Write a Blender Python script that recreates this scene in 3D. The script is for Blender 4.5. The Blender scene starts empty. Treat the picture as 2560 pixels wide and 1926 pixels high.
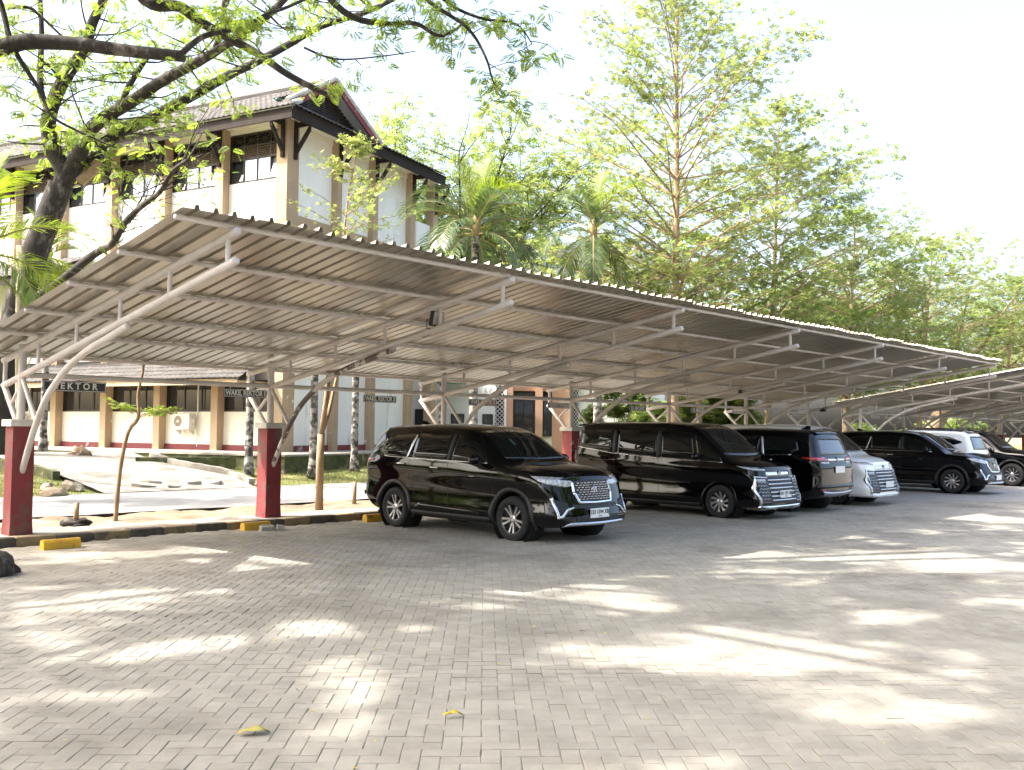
import bpy, math, random
import numpy as np
from mathutils import Vector, Matrix
from mathutils.bvhtree import BVHTree
random.seed(7); rng = np.random.default_rng(7)
R = math.radians
SC = bpy.context.scene
COL = SC.collection
# ------------------------------------------------------------------ camera, world, sun, exposure
CAM_H = 1.703
cam = bpy.data.cameras.new('camera'); cam_o = bpy.data.objects.new('camera', cam); COL.objects.link(cam_o)
FW = Vector((0.72601171, 0.68609705, 0.04666721)); RT = Vector((0.68647468, -0.72708604, 0.00991969)); UP = Vector((-0.04073695, -0.02483404, 0.99886124))
cam_o.matrix_world = Matrix(((RT.x, UP.x, -FW.x, 0), (RT.y, UP.y, -FW.y, 0), (RT.z, UP.z, -FW.z, CAM_H), (0, 0, 0, 1)))
cam.sensor_width = 36; cam.lens = 2367.19 / 2560 * 36; cam.clip_start = .05; cam.clip_end = 2000
SC.camera = cam_o
SUN_EL, SUN_AZ = R(48), math.atan2(-.81, .58)      # azimuth clockwise from +Y
wd = bpy.data.worlds.new('World'); SC.world = wd; wd.use_nodes = True
nt = wd.node_tree; nt.nodes.clear()
sky = nt.nodes.new('ShaderNodeTexSky'); sky.sky_type = 'NISHITA'; sky.sun_disc = False
sky.sun_elevation = SUN_EL; sky.sun_rotation = SUN_AZ % (2 * math.pi); sky.air_density = 1.0; sky.dust_density = 7.0; sky.ozone_density = 1.0; sky.altitude = 0
bg = nt.nodes.new('ShaderNodeBackground'); bg.inputs[1].default_value = .15
wo = nt.nodes.new('ShaderNodeOutputWorld'); nt.links.new(sky.outputs[0], bg.inputs[0]); nt.links.new(bg.outputs[0], wo.inputs[0])
sl = bpy.data.lights.new('sun', 'SUN'); sl.energy = 2.45; sl.angle = R(.6); sl.color = (1, .955, .88)
so = bpy.data.objects.new('sun', sl); COL.objects.link(so); so.location = (-20, 15, 30)
sd = Vector((math.sin(SUN_AZ) * math.cos(SUN_EL), math.cos(SUN_AZ) * math.cos(SUN_EL), math.sin(SUN_EL)))
so.rotation_euler = sd.to_track_quat('Z', 'Y').to_euler()
vs = SC.view_settings; vs.view_transform = 'Standard'; vs.look = 'None'; vs.gamma = 1; vs.exposure = 2.35
SC.cycles.max_bounces = 8; SC.cycles.transparent_max_bounces = 12

# ------------------------------------------------------------------ materials
MATS = {}
def mat(name, c, rough=.6, c2=None, scale=4.0, contrast=(.35, .65), bump=0, bscale=None, metal=0, spec=.5, coat=0, c3=None, s3=1.0, r3=(.55, .65), trans=0, stretch=None, rand=0, emit=None):
    """principled material whose colour is mixed by noise: c/c2 by fine noise, c3 by a second larger noise; rand = brightness spread between pieces"""
    if name in MATS: return MATS[name]
    m = bpy.data.materials.new(name); m.use_nodes = True; t = m.node_tree; n = t.nodes; L = t.links
    b = n['Principled BSDF']; b.inputs['Roughness'].default_value = rough; b.inputs['Metallic'].default_value = metal
    b.inputs['Specular IOR Level'].default_value = spec; b.inputs['Coat Weight'].default_value = coat; b.inputs['Coat Roughness'].default_value = .03
    b.inputs['Base Color'].default_value = (*c, 1)
    tc = n.new('ShaderNodeNewGeometry'); src = tc.outputs['Position']
    if stretch:
        mp = n.new('ShaderNodeMapping'); mp.inputs['Scale'].default_value = stretch; L.new(src, mp.inputs[0]); src = mp.outputs[0]
    out = None
    def noise(s, det=5):
        q = n.new('ShaderNodeTexNoise'); q.inputs['Scale'].default_value = s; q.inputs['Detail'].default_value = det; q.inputs['Roughness'].default_value = .62; L.new(src, q.inputs['Vector']); return q.outputs[0]
    def ramp(fac, lo, hi, a, bcol):
        q = n.new('ShaderNodeValToRGB'); q.color_ramp.elements[0].position = lo; q.color_ramp.elements[1].position = hi
        q.color_ramp.elements[0].color = (*a, 1); q.color_ramp.elements[1].color = (*bcol, 1); L.new(fac, q.inputs[0]); return q.outputs[0]
    if c2 is not None: out = ramp(noise(scale), contrast[0], contrast[1], c, c2)
    if c3 is not None:
        mk = ramp(noise(s3, 6), r3[0], r3[1], (0, 0, 0), (1, 1, 1))
        mx = n.new('ShaderNodeMix'); mx.data_type = 'RGBA'; L.new(mk, mx.inputs['Factor'])
        if out is not None: L.new(out, mx.inputs['A'])
        else: mx.inputs['A'].default_value = (*c, 1)
        mx.inputs['B'].default_value = (*c3, 1); out = mx.outputs['Result']
    if rand:
        oi = n.new('ShaderNodeObjectInfo'); ge = n.new('ShaderNodeNewGeometry'); ad = n.new('ShaderNodeMath'); ad.operation = 'ADD'; fr = n.new('ShaderNodeMath'); fr.operation = 'FRACT'
        L.new(oi.outputs['Random'], ad.inputs[0]); L.new(ge.outputs['Random Per Island'], ad.inputs[1]); L.new(ad.outputs[0], fr.inputs[0])
        mr = n.new('ShaderNodeMapRange'); mr.inputs['To Min'].default_value = 1 - rand; mr.inputs['To Max'].default_value = 1 + rand; L.new(fr.outputs[0], mr.inputs['Value'])
        hs = n.new('ShaderNodeHueSaturation'); L.new(mr.outputs[0], hs.inputs['Value'])
        if out is not None: L.new(out, hs.inputs['Color'])
        else: hs.inputs['Color'].default_value = (*c, 1)
        out = hs.outputs['Color']
    if out is not None: L.new(out, b.inputs['Base Color'])
    if bump:
        bp = n.new('ShaderNodeBump'); bp.inputs['Strength'].default_value = bump; bp.inputs['Distance'].default_value = .02; L.new(noise(bscale or scale * 3), bp.inputs['Height']); L.new(bp.outputs[0], b.inputs['Normal'])
    if trans:
        tb = n.new('ShaderNodeBsdfTranslucent')
        if out is not None:
            hs2 = n.new('ShaderNodeHueSaturation'); hs2.inputs['Value'].default_value = 1.8; hs2.inputs['Saturation'].default_value = 1.1; L.new(out, hs2.inputs['Color']); L.new(hs2.outputs[0], tb.inputs['Color'])
        else: tb.inputs['Color'].default_value = (*[min(1, v * 1.5) for v in c], 1)
        mxs = n.new('ShaderNodeMixShader'); mxs.inputs[0].default_value = trans; L.new(b.outputs[0], mxs.inputs[1]); L.new(tb.outputs[0], mxs.inputs[2]); L.new(mxs.outputs[0], n['Material Output'].inputs[0])
    if emit: b.inputs['Emission Color'].default_value = (*emit, 1); b.inputs['Emission Strength'].default_value = 1
    MATS[name] = m; return m

M = dict(
 paver=mat('paver', (.325, .30, .254), .85, (.26, .238, .20), 3.5, bump=.25, bscale=60, c3=(.17, .152, .125), s3=.6, r3=(.5, .72), rand=.075),
 sand=mat('joint_sand', (.11, .095, .07), .95, (.19, .165, .12), 2.5, bump=.3),
 ground=mat('ground_earth', (.2, .17, .11), .95, (.13, .14, .06), .3, bump=.2),
 kerb_y=mat('kerb_yellow', (.27, .195, .095), .85, (.18, .135, .08), 5, bump=.3, c3=(.10, .085, .06), s3=3),
 kerb_k=mat('kerb_black', (.05, .044, .037), .85, (.115, .095, .07), 6, bump=.3),
 stop_y=mat('stop_yellow', (.62, .36, .02), .7, (.48, .27, .03), 6, bump=.2, c3=(.22, .15, .05), s3=5, r3=(.58, .66)),
 concrete=mat('concrete', (.34, .315, .275), .9, (.22, .2, .17), 2.2, bump=.3, bscale=30, c3=(.16, .145, .12), s3=.9, r3=(.55, .7)),
 dirt=mat('dirt', (.25, .19, .125), .95, (.14, .105, .07), 2.6, bump=.6, bscale=14, c3=(.33, .275, .205), s3=1.3),
 road=mat('road_concrete', (.27, .268, .265), .85, (.21, .208, .205), 1.5, bump=.2, bscale=40),
 lawn=mat('lawn', (.165, .165, .055), .95, (.09, .12, .03), 1.1, bump=.7, bscale=30, c3=(.30, .25, .13), s3=.55),
 moss=mat('mossy_wall', (.11, .12, .04), .95, (.05, .055, .03), 3, bump=.7, bscale=14, c3=(.28, .25, .2), s3=1.8),
 steel=mat('white_painted_steel', (.58, .535, .50), .45, (.48, .44, .405), 2.5, c3=(.33, .26, .19), s3=6, r3=(.66, .74)),
 steel_peel=mat('peeled_steel', (.56, .52, .48), .45, (.48, .44, .40), 2.5, c3=(.10, .08, .07), s3=2.6, r3=(.5, .53)),
 zinc=mat('zinc_sheet', (.46, .43, .365), .30, (.34, .32, .265), .5, metal=.8, spec=.4, stretch=(1, .25, 1), c3=(.30, .26, .19), s3=1.2, r3=(.5, .75), rand=.09),
 red=mat('pier_red', (.215, .03, .033), .65, (.165, .025, .027), 3, bump=.3, c3=(.13, .07, .055), s3=2.2, r3=(.52, .64)),
 red_peel=mat('pier_red_peeled', (.215, .03, .033), .65, (.17, .025, .027), 3, bump=.15, c3=(.62, .55, .5), s3=3.2, r3=(.6, .62)),
 cap=mat('pier_cap', (.62, .59, .54), .8, (.42, .40, .34), 3.5, bump=.2),
 sign_k=mat('sign_black', (.012, .012, .012), .35), sign_w=mat('sign_white', (.72, .70, .64), .5), sign_fade=mat('sign_faded', (.07, .065, .06), .7, (.46, .42, .38), 9, contrast=(.40, .46), c3=(.36, .12, .08), s3=5, r3=(.66, .69)), sign_r=mat('sign_red', (.42, .08, .04), .6, (.30, .07, .04), 8),
 blk=mat('black_plastic', (.013, .013, .013), .55), tyre=mat('tyre', (.014, .014, .014), .85, bump=.2, bscale=80), rim=mat('rim_metal', (.50, .50, .51), .34, metal=.9), rim_d=mat('rim_dark', (.06, .06, .065), .3, metal=.8),
 chrome=mat('chrome', (.78, .79, .8), .1, metal=1), silver=mat('silver_trim', (.55, .56, .6), .25, metal=.9), glass=mat('tinted_glass', (.005, .007, .007), .02, spec=.5), glass_b=mat('rear_glass', (.05, .06, .07), .02, spec=1.0),
 paint_k=mat('black_paint', (.0016, .0017, .0024), .045, spec=.42), paint_w=mat('white_paint', (.92, .93, .94), .28, spec=.5, coat=1),
 lamp_w=mat('lamp_lens', (.62, .64, .66), .06, spec=.9, coat=1, c2=(.16, .17, .18), scale=28), lamp_r=mat('lamp_red', (.35, .008, .01), .12, coat=1), plate=mat('plate_white', (.80, .80, .78), .4), ink=mat('plate_ink', (.01, .01, .01), .5),
 cream=mat('wall_cream', (.84, .80, .69), .85, (.78, .74, .63), 1.2, c3=(.60, .57, .50), s3=1.1, r3=(.64, .74)), white_w=mat('wall_white', (.88, .87, .84), .85, (.82, .81, .78), 1.5, c3=(.60, .59, .57), s3=2.2, r3=(.6, .7), stretch=(1, 1, .22)),
 tan=mat('column_tan', (.44, .32, .21), .85, (.39, .285, .185), 1.5, c3=(.66, .60, .50), s3=2.6, r3=(.66, .69)), maroon=mat('band_maroon', (.22, .05, .055), .8, (.17, .04, .045), 2, c3=(.42, .36, .33), s3=2, r3=(.6, .65)),
 brown=mat('brown_timber', (.036, .028, .026), .75, spec=.15, c2=(.026, .02, .018), scale=3), wframe=mat('window_frame', (.045, .032, .027), .55), wglass=mat('window_glass', (.02, .025, .03), .04, spec=1.0), wglass_sky=mat('window_glass_painted_sky', (.32, .38, .45), .03, spec=1.0, metal=.4),  # second window glass has the sky's reflection painted into its pale blue
 slat=mat('louvre_slat', (.20, .14, .09), .7), dark=mat('dark_interior', (.012, .011, .010), .9), tile=mat('roof_tile', (.088, .081, .078), .8, (.058, .053, .051), 1.3, bump=.2, c3=(.12, .112, .106), s3=.8, rand=.14), teal=mat('teal_trim', (.02, .19, .17), .6), green_d=mat('gutter_green', (.03, .10, .085), .6),  # dark interior: near-black colour stands in for the shade of rooms and openings
 peach=mat('wall_peach', (.60, .36, .25), .85, (.54, .32, .22), 1.5), lilac=mat('wall_lilac', (.62, .62, .66), .85, (.56, .56, .60), .8), ac=mat('ac_white', (.72, .70, .64), .5, (.62, .6, .54), 6),
 bark=mat('bark_dark', (.042, .034, .029), .95, (.02, .0165, .014), 7, bump=.9, bscale=16, c3=(.13, .112, .095), s3=3.2, stretch=(1, 1, .5)), bark_p=mat('bark_pale', (.33, .24, .155), .9, (.24, .165, .10), 5, bump=.4, bscale=14), bark_l=mat('bark_lichen', (.38, .355, .32), .9, (.20, .18, .16), 5, bump=.5, c3=(.05, .043, .037), s3=4.5, r3=(.46, .54), stretch=(1, 1, 1.4)),
 leaf_a=mat('leaf_rain_tree', (.13, .19, .04), .55, (.18, .22, .04), 1.3, trans=.5, rand=.3), leaf_t=mat('leaf_terminalia', (.14, .182, .055), .5, (.185, .208, .072), .6, trans=.55, rand=.3), leaf_d=mat('leaf_dense', (.115, .17, .05), .5, (.15, .185, .055), .8, trans=.52, rand=.3), leaf_e=mat('leaf_light', (.16, .21, .06), .55, (.20, .23, .07), .5, trans=.55, rand=.3),
 palm=mat('palm_leaf', (.06, .10, .036), .33, (.09, .125, .045), 1.5, trans=.28, rand=.25), palm_y=mat('palm_leaf_young', (.11, .17, .02), .4, (.16, .2, .03), 1.5, trans=.4, rand=.2), palm_d=mat('palm_stalk', (.34, .25, .10), .6, (.25, .2, .09), 3),
 rock=mat('rock', (.33, .28, .22), .9, (.2, .17, .13), 4, bump=.8, bscale=10), leaf_y=mat('fallen_leaf_yellow', (.62, .44, .02), .5, (.45, .36, .03), 14), leaf_g=mat('fallen_leaf_green', (.34, .36, .06), .55, (.42, .34, .1), 9), twig=mat('twig', (.12, .085, .06), .9), wood=mat('weathered_pole', (.34, .29, .20), .9, (.21, .18, .11), 3, bump=.4, stretch=(4, 4, .6)), line=mat('line_yellow', (.36, .29, .14), .85, (.30, .265, .2), 9),
 grass=mat('grass_blade', (.16, .19, .04), .7, (.24, .22, .07), .8, trans=.3, rand=.25), lamp_b=mat('lamp_body', (.02, .02, .02), .5), lamp_g=mat('lamp_glass', (.35, .34, .32), .1))

# ------------------------------------------------------------------ mesh helpers
def np_mesh(name, V, F, smooth=False):
    me = bpy.data.meshes.new(name); V = np.ascontiguousarray(V, np.float32).reshape(-1, 3); F = np.ascontiguousarray(F, np.int32); k = F.shape[1]
    me.vertices.add(len(V)); me.vertices.foreach_set('co', V.ravel()); me.loops.add(F.size); me.loops.foreach_set('vertex_index', F.ravel())
    me.polygons.add(len(F)); me.polygons.foreach_set('loop_start', np.arange(0, F.size, k, dtype=np.int32)); me.update(calc_edges=True)
    if smooth: me.shade_smooth()
    else: me.shade_flat()
    return me
def obj(name, me, m=None, parent=None, loc=None, rot=None):
    o = bpy.data.objects.new(name, me); COL.objects.link(o)
    if m is not None and me is not None and len(me.materials) == 0: me.materials.append(m)
    if parent is not None: o.parent = parent
    if loc is not None: o.location = loc
    if rot is not None: o.rotation_euler = rot
    return o
def tag(o, label=None, cat=None, group=None, kind=None):
    if label: o['label'] = label
    if cat: o['category'] = cat
    if group: o['group'] = group
    if kind: o['kind'] = kind
    return o
def thing(name, label, cat, loc=(0, 0, 0), rz=0, group=None):
    o = bpy.data.objects.new(name, None); COL.objects.link(o); o.location = loc; o.rotation_euler = (0, 0, rz); o.empty_display_size = .2
    return tag(o, label, cat, group)
class MB:
    def __init__(s): s.v = []; s.f = []
    def add(s, V, F):
        k = len(s.v); s.v += [tuple(map(float, p)) for p in V]; s.f += [tuple(i + k for i in f) for f in F]; return s
    def box(s, a, b, bev=0):
        x0, y0, z0 = a; x1, y1, z1 = b
        if bev:
            e = bev; P = []
            for (z, i) in ((z0, 0), (z0 + e, e * 0), (z1 - e, 0), (z1, e)):
                j = i if z == z1 else 0
                P.append([(x0 + j, y0 + j, z), (x1 - j, y0 + j, z), (x1 - j, y1 - j, z), (x0 + j, y1 - j, z)])
            V = [q for r in P for q in r]; F = [(3, 2, 1, 0), (12, 13, 14, 15)]
            for r in range(3):
                for i in range(4): F.append((4 * r + i, 4 * r + (i + 1) % 4, 4 * r + 4 + (i + 1) % 4, 4 * r + 4 + i))
            return s.add(V, F)
        return s.add([(x0, y0, z0), (x1, y0, z0), (x1, y1, z0), (x0, y1, z0), (x0, y0, z1), (x1, y0, z1), (x1, y1, z1), (x0, y1, z1)], [(3, 2, 1, 0), (4, 5, 6, 7), (0, 1, 5, 4), (1, 2, 6, 5), (2, 3, 7, 6), (3, 0, 4, 7)])
    def tube(s, P, r, n=8, cap=True):
        P = [Vector(p) for p in P]; rr = list(r) if hasattr(r, '__len__') else [r] * len(P)
        t = (P[1] - P[0]).normalized(); a = t.orthogonal().normalized(); V = []; F = []
        for i, p in enumerate(P):
            t2 = ((P[min(i + 1, len(P) - 1)] - P[max(i - 1, 0)])); t2 = t2.normalized() if t2.length > 1e-9 else t
            a = (a - t2 * a.dot(t2)); a = a.normalized() if a.length > 1e-6 else t2.orthogonal().normalized(); b = t2.cross(a); t = t2
            V += [p + (a * math.cos(2 * math.pi * j / n) + b * math.sin(2 * math.pi * j / n)) * rr[i] for j in range(n)]
        for i in range(len(P) - 1):
            for j in range(n): F.append((i * n + j, i * n + (j + 1) % n, (i + 1) * n + (j + 1) % n, (i + 1) * n + j))
        if cap: F.append(tuple(range(n - 1, -1, -1))); F.append(tuple((len(P) - 1) * n + j for j in range(n)))
        return s.add(V, F)
    def prism(s, poly, y0, y1, axis='y'):
        """polygon given in the two other axes, extruded along axis"""
        n = len(poly)
        def pt(p, t): return {'y': (p[0], t, p[1]), 'x': (t, p[0], p[1]), 'z': (p[0], p[1], t)}[axis]
        V = [pt(p, y0) for p in poly] + [pt(p, y1) for p in poly]
        F = [tuple(range(n)), tuple(range(2 * n - 1, n - 1, -1))] + [(i, n + i, n + (i + 1) % n, (i + 1) % n) for i in range(n)]
        return s.add(V, F)
    def lathe(s, prof, n=24, axis='y', cen=(0, 0, 0)):
        V = []; F = []
        for (r, h) in prof:
            for j in range(n):
                a = 2 * math.pi * j / n; c, q = r * math.cos(a), r * math.sin(a)
                V.append({'y': (cen[0] + c, cen[1] + h, cen[2] + q), 'z': (cen[0] + c, cen[1] + q, cen[2] + h), 'x': (cen[0] + h, cen[1] + c, cen[2] + q)}[axis])
        for i in range(len(prof) - 1):
            for j in range(n): F.append((i * n + j, i * n + (j + 1) % n, (i + 1) * n + (j + 1) % n, (i + 1) * n + j))
        return s.add(V, F)
    def mesh(s, name, smooth=False):
        me = bpy.data.meshes.new(name); me.from_pydata(s.v, [], s.f); me.update()
        if smooth: me.shade_smooth()
        return me
    def build(s, name, m, parent=None, smooth=False, loc=None, rot=None): return obj(name, s.mesh(name, smooth), m, parent, loc, rot)
def rounded(me, ang=35):
    me.shade_smooth()
    try: me.set_sharp_from_angle(angle=R(ang))
    except Exception: pass
    return me
def text(body, size, loc, rot, m, parent, sx=1, bold=.0, name='lettering'):
    c = bpy.data.curves.new(name, 'FONT'); c.body = body; c.size = size; c.align_x = 'CENTER'; c.align_y = 'CENTER'; c.extrude = .0015; c.offset = bold; c.resolution_u = 3
    t = bpy.data.objects.new('tmp', c); COL.objects.link(t); dg = bpy.context.evaluated_depsgraph_get(); me = bpy.data.meshes.new_from_object(t.evaluated_get(dg)); bpy.data.objects.remove(t); bpy.data.curves.remove(c)
    me.materials.clear(); me.materials.append(m); o = obj(name, me, None, parent, loc, rot); o.scale = (sx, 1, 1); return o
def smooth_path(P, n=4):
    P = np.array(P, float); out = []
    for i in range(len(P) - 1):
        p0, p1, p2, p3 = P[max(i - 1, 0)], P[i], P[i + 1], P[min(i + 2, len(P) - 1)]
        for t in np.linspace(0, 1, n, endpoint=False): out.append(.5 * (2 * p1 + (p2 - p0) * t + (2 * p0 - 5 * p1 + 4 * p2 - p3) * t * t + (3 * p1 - p0 - 3 * p2 + p3) * t ** 3))
    out.append(P[-1]); return np.array(out)
# ------------------------------------------------------------------ ground, paved lot
def zlot(x, y): return .006 * np.sin(.9 * x + .5 * y) + .005 * np.sin(.6 * y - 1.1 * x + 1) + .004 * np.sin(2.1 * x + 1.7 * y) - .022 * np.exp(-((x - 5.0) ** 2 + (y - 7.6) ** 2) / 1.4)
tag(MB().add([(-500, -500, -.08), (500, -500, -.08), (500, 500, -.08), (-500, 500, -.08)], [(0, 1, 2, 3)]).build('ground', M['ground']), kind='structure')
lot_m = bpy.data.materials.new('far_pavers'); lot_m.use_nodes = True
_n = lot_m.node_tree.nodes; _l = lot_m.node_tree.links; _b = _n['Principled BSDF']; _b.inputs['Roughness'].default_value = .85
_tc = _n.new('ShaderNodeTexCoord'); _mp = _n.new('ShaderNodeMapping'); _mp.inputs['Rotation'].default_value = (0, 0, R(45)); _br = _n.new('ShaderNodeTexBrick')
_br.inputs['Scale'].default_value = 1; _br.inputs['Brick Width'].default_value = .21; _br.inputs['Row Height'].default_value = .105; _br.inputs['Mortar Size'].default_value = .006
_br.inputs['Color1'].default_value = (.35, .33, .305, 1); _br.inputs['Color2'].default_value = (.29, .275, .255, 1); _br.inputs['Mortar'].default_value = (.13, .115, .085, 1)
_l.new(_tc.outputs['Object'], _mp.inputs[0]); _l.new(_mp.outputs[0], _br.inputs[0]); _l.new(_br.outputs[0], _b.inputs[0])
lot = tag(MB().add([(-40, -60, -.03), (140, -60, -.03), (140, 14.2, -.03), (-40, 14.2, -.03)], [(0, 1, 2, 3)]).build('paved_lot', lot_m), kind='structure')

PW, PL, PJ = .105, .21, .0019
Rm = np.array([[math.cos(R(45)), -math.sin(R(45))], [math.sin(R(45)), math.cos(R(45))]])
def pavers():
    n = 330; I, J = np.meshgrid(np.arange(-120, n), np.arange(-200, 200), indexing='ij'); v = (I - J) % 4
    h = v == 0; w = v == 3
    ch = np.stack([(I[h] + 1) * PW, (J[h] + .5) * PW], -1); cv = np.stack([(I[w] + .5) * PW, (J[w] + 1) * PW], -1)
    cen = np.concatenate([ch, cv]); ang = np.concatenate([np.zeros(len(ch)), np.full(len(cv), math.pi / 2)]) + R(45)
    cen = cen @ Rm.T
    d = cen[:, 0] * FW.x + cen[:, 1] * FW.y; lat = cen[:, 0] * RT.x + cen[:, 1] * RT.y
    ok = (d > 2.6) & (d < 24) & (np.abs(lat) < .60 * d + 1.6) & (cen[:, 1] < 14.13)
    cen, ang, d, lat = cen[ok], ang[ok], d[ok], lat[ok]
    N = len(cen); z = zlot(cen[:, 0], cen[:, 1]) + rng.normal(0, .0011, N); ang = ang + rng.normal(0, R(.7), N)
    tx, ty = rng.normal(0, .0045, N), rng.normal(0, .0045, N)
    return cen, ang, d, lat, z, tx, ty
cen, ang, dd, lat, zz, tx, ty = pavers()
def paver_local(lx, ly, b=.0042):
    return np.array([(sx * (lx - k), sy * (ly - k), zt) for (k, zt) in ((0, -.03), (0, -.0020), (b, 0)) for sx, sy in ((-1, -1), (1, -1), (1, 1), (-1, 1))], float)
PF = [(8, 9, 10, 11)] + [(4 * r + i, 4 * r + (i + 1) % 4, 4 * r + 4 + (i + 1) % 4, 4 * r + 4 + i) for r in (0, 1) for i in range(4)]
pl = paver_local(PL / 2 - PJ, PW / 2 - PJ)
inview = (dd > 4.6) & (np.abs(lat) < .56 * dd); order = np.argsort(np.where(inview, dd, 99)); first = order[:300]
rest = np.setdiff1d(np.arange(len(cen)), first)
pv_me = np_mesh('paver', pl, np.array(PF)); pv_me.materials.append(M['paver'])
for i in first:
    o = obj('paver', pv_me, None, lot, (cen[i, 0], cen[i, 1], zz[i]), (tx[i], ty[i], ang[i]))
ca, sa = np.cos(ang[rest])[:, None], np.sin(ang[rest])[:, None]
X = cen[rest, 0][:, None] + ca * pl[:, 0] - sa * pl[:, 1]; Y = cen[rest, 1][:, None] + sa * pl[:, 0] + ca * pl[:, 1]
Z = zz[rest][:, None] + pl[:, 2] + tx[rest][:, None] * pl[:, 1] - ty[rest][:, None] * pl[:, 0]
V = np.stack([X, Y, Z], -1); F = (np.array(PF)[None] + 12 * np.arange(len(rest))[:, None, None]).reshape(-1, 4)
tag(obj('paver_field', np_mesh('paver_field', V, F), M['paver'], lot), kind='stuff')
sq = np.array([(-PL / 2, -PW / 2), (PL / 2, -PW / 2), (PL / 2, PW / 2), (-PL / 2, PW / 2)]) * 1.02
ca, sa = np.cos(ang)[:, None], np.sin(ang)[:, None]
V = np.stack([cen[:, 0][:, None] + ca * sq[:, 0] - sa * sq[:, 1], cen[:, 1][:, None] + sa * sq[:, 0] + ca * sq[:, 1], (zlot(cen[:, 0], cen[:, 1]) - .0048)[:, None] + 0 * ca + sq[:, 0] * 0], -1)
tag(obj('joint_sand', np_mesh('joint_sand', V, np.arange(4 * len(cen)).reshape(-1, 4)), M['sand'], lot), kind='stuff')
# faded bay line painted on the pavers
for k, (xa, xb) in enumerate(((7.71, 7.22), (11.95, 11.6), (16.0, 15.7))):
    V = []; F = []; n = 60
    for i in range(n):
        if rng.random() < .5: continue
        q = len(V)
        for t, s in ((i / n, -1), (i / n, 1), ((i + 1) / n, 1), ((i + 1) / n, -1)):
            y = 13.7 - 5 * t; x = xa + (xb - xa) * t + s * .035; V.append((x, y, float(zlot(x, y)) + .0055))
        F.append((q, q + 1, q + 2, q + 3))
    tag(MB().add(V, F).build('bay_marking', M['line']), kind='structure')

# ------------------------------------------------------------------ kerb, strip, verge, road
KY0, KY1, KZ = 14.2, 14.42, .115
kerb = tag(MB().box((-30, KY0 + .03, -.03), (90, KY1 - .03, .05)).build('kerb', M['concrete']), kind='structure')
km = []
for m_ in (M['kerb_y'], M['kerb_k']):
    for v_ in range(2):
        me = MB().box((-.268, 0, -.02), (.268, KY1 - KY0, KZ), .012).mesh('kerb_stone'); me.materials.append(m_); km.append(me)
x = -4.86
i = 0
while x < 60:
    obj('kerb_stone', km[(i % 2) * 2 + (i // 2) % 2], None, kerb, (x + .27, KY0 + rng.normal(0, .006), rng.normal(0, .004)), (0, 0, rng.normal(0, .006))); x += .545; i += 1
tag(MB().box((-30, KY1 + .002, -.06), (90, 15.25, .105)).build('walkway', M['concrete']), kind='structure')
def grid(x0, x1, y0, y1, nx, ny, zf):
    xs, ys = np.linspace(x0, x1, nx), np.linspace(y0, y1, ny); Xg, Yg = np.meshgrid(xs, ys, indexing='ij'); Zg = zf(Xg, Yg)
    V = np.stack([Xg, Yg, Zg], -1).reshape(-1, 3); a = (np.arange(nx - 1)[:, None] * ny + np.arange(ny - 1)[None]).ravel()
    return V, np.stack([a, a + ny, a + ny + 1, a + 1], -1)
V, F = grid(-15, 60, 15.2, 17.9, 500, 24, lambda x, y: .06 + .035 * np.sin(3.1 * x + 2 * np.sin(2 * y)) * np.sin(2.3 * y) + .02 * np.sin(9 * x + 5 * y) - .09 * np.clip((y - 17.3) / .5, 0, 1))
tag(obj('verge', np_mesh('verge', V, F, True), M['dirt']), kind='structure')
V, F = grid(-40, 120, 17.55, 22.9, 160, 6, lambda x, y: .012 + .004 * np.sin(x) - .05 * ((y - 20) / 3) ** 2 * 0)
# ragged concrete edge toward the verge
V[:, 1] = np.where(V[:, 1] < 17.6, 17.62 + .10 * np.sin(2.3 * V[:, 0]) + .07 * np.sin(5.9 * V[:, 0] + 1), V[:, 1])
V[:, 2] += .05
tag(obj('road', np_mesh('road', V, F, True), M['road']), kind='structure')
V, F = grid(-40, 120, 17.56, 17.75, 700, 2, lambda x, y: 0 * x)
V[:, 1] = 17.62 + .10 * np.sin(2.3 * V[:, 0]) + .07 * np.sin(5.9 * V[:, 0] + 1) + .004; V[:, 2] = np.where(np.arange(len(V)) % 2 == 0, -.05, .062)
tag(obj('road_edge', np_mesh('road_edge', V, F), M['bark']), kind='structure')

# ------------------------------------------------------------------ lawn, terrace, ramp
BC = Vector((17.969, 27.682, .89)); BA = R(16.3)
def bl(X, Y, z=0): return (BC.x + X * math.cos(BA) - Y * math.sin(BA), BC.y + X * math.sin(BA) + Y * math.cos(BA), BC.z + z)
def sst(a, b, t): u = np.clip((t - a) / (b - a), 0, 1); return u * u * (3 - 2 * u)
def zlawn(x, y): return .03 + .38 * sst(22.8, 26.2, y) + .10 * sst(26, 34, y) + .02 * np.sin(1.3 * x + .7 * y) * sst(22.8, 24, y) + .012 * np.sin(4.1 * x) * np.sin(3.3 * y)
V, F = grid(-40, 120, 22.75, 90, 320, 135, zlawn)
tag(obj('lawn', np_mesh('lawn', V, F, True), M['lawn']), kind='structure')
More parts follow.
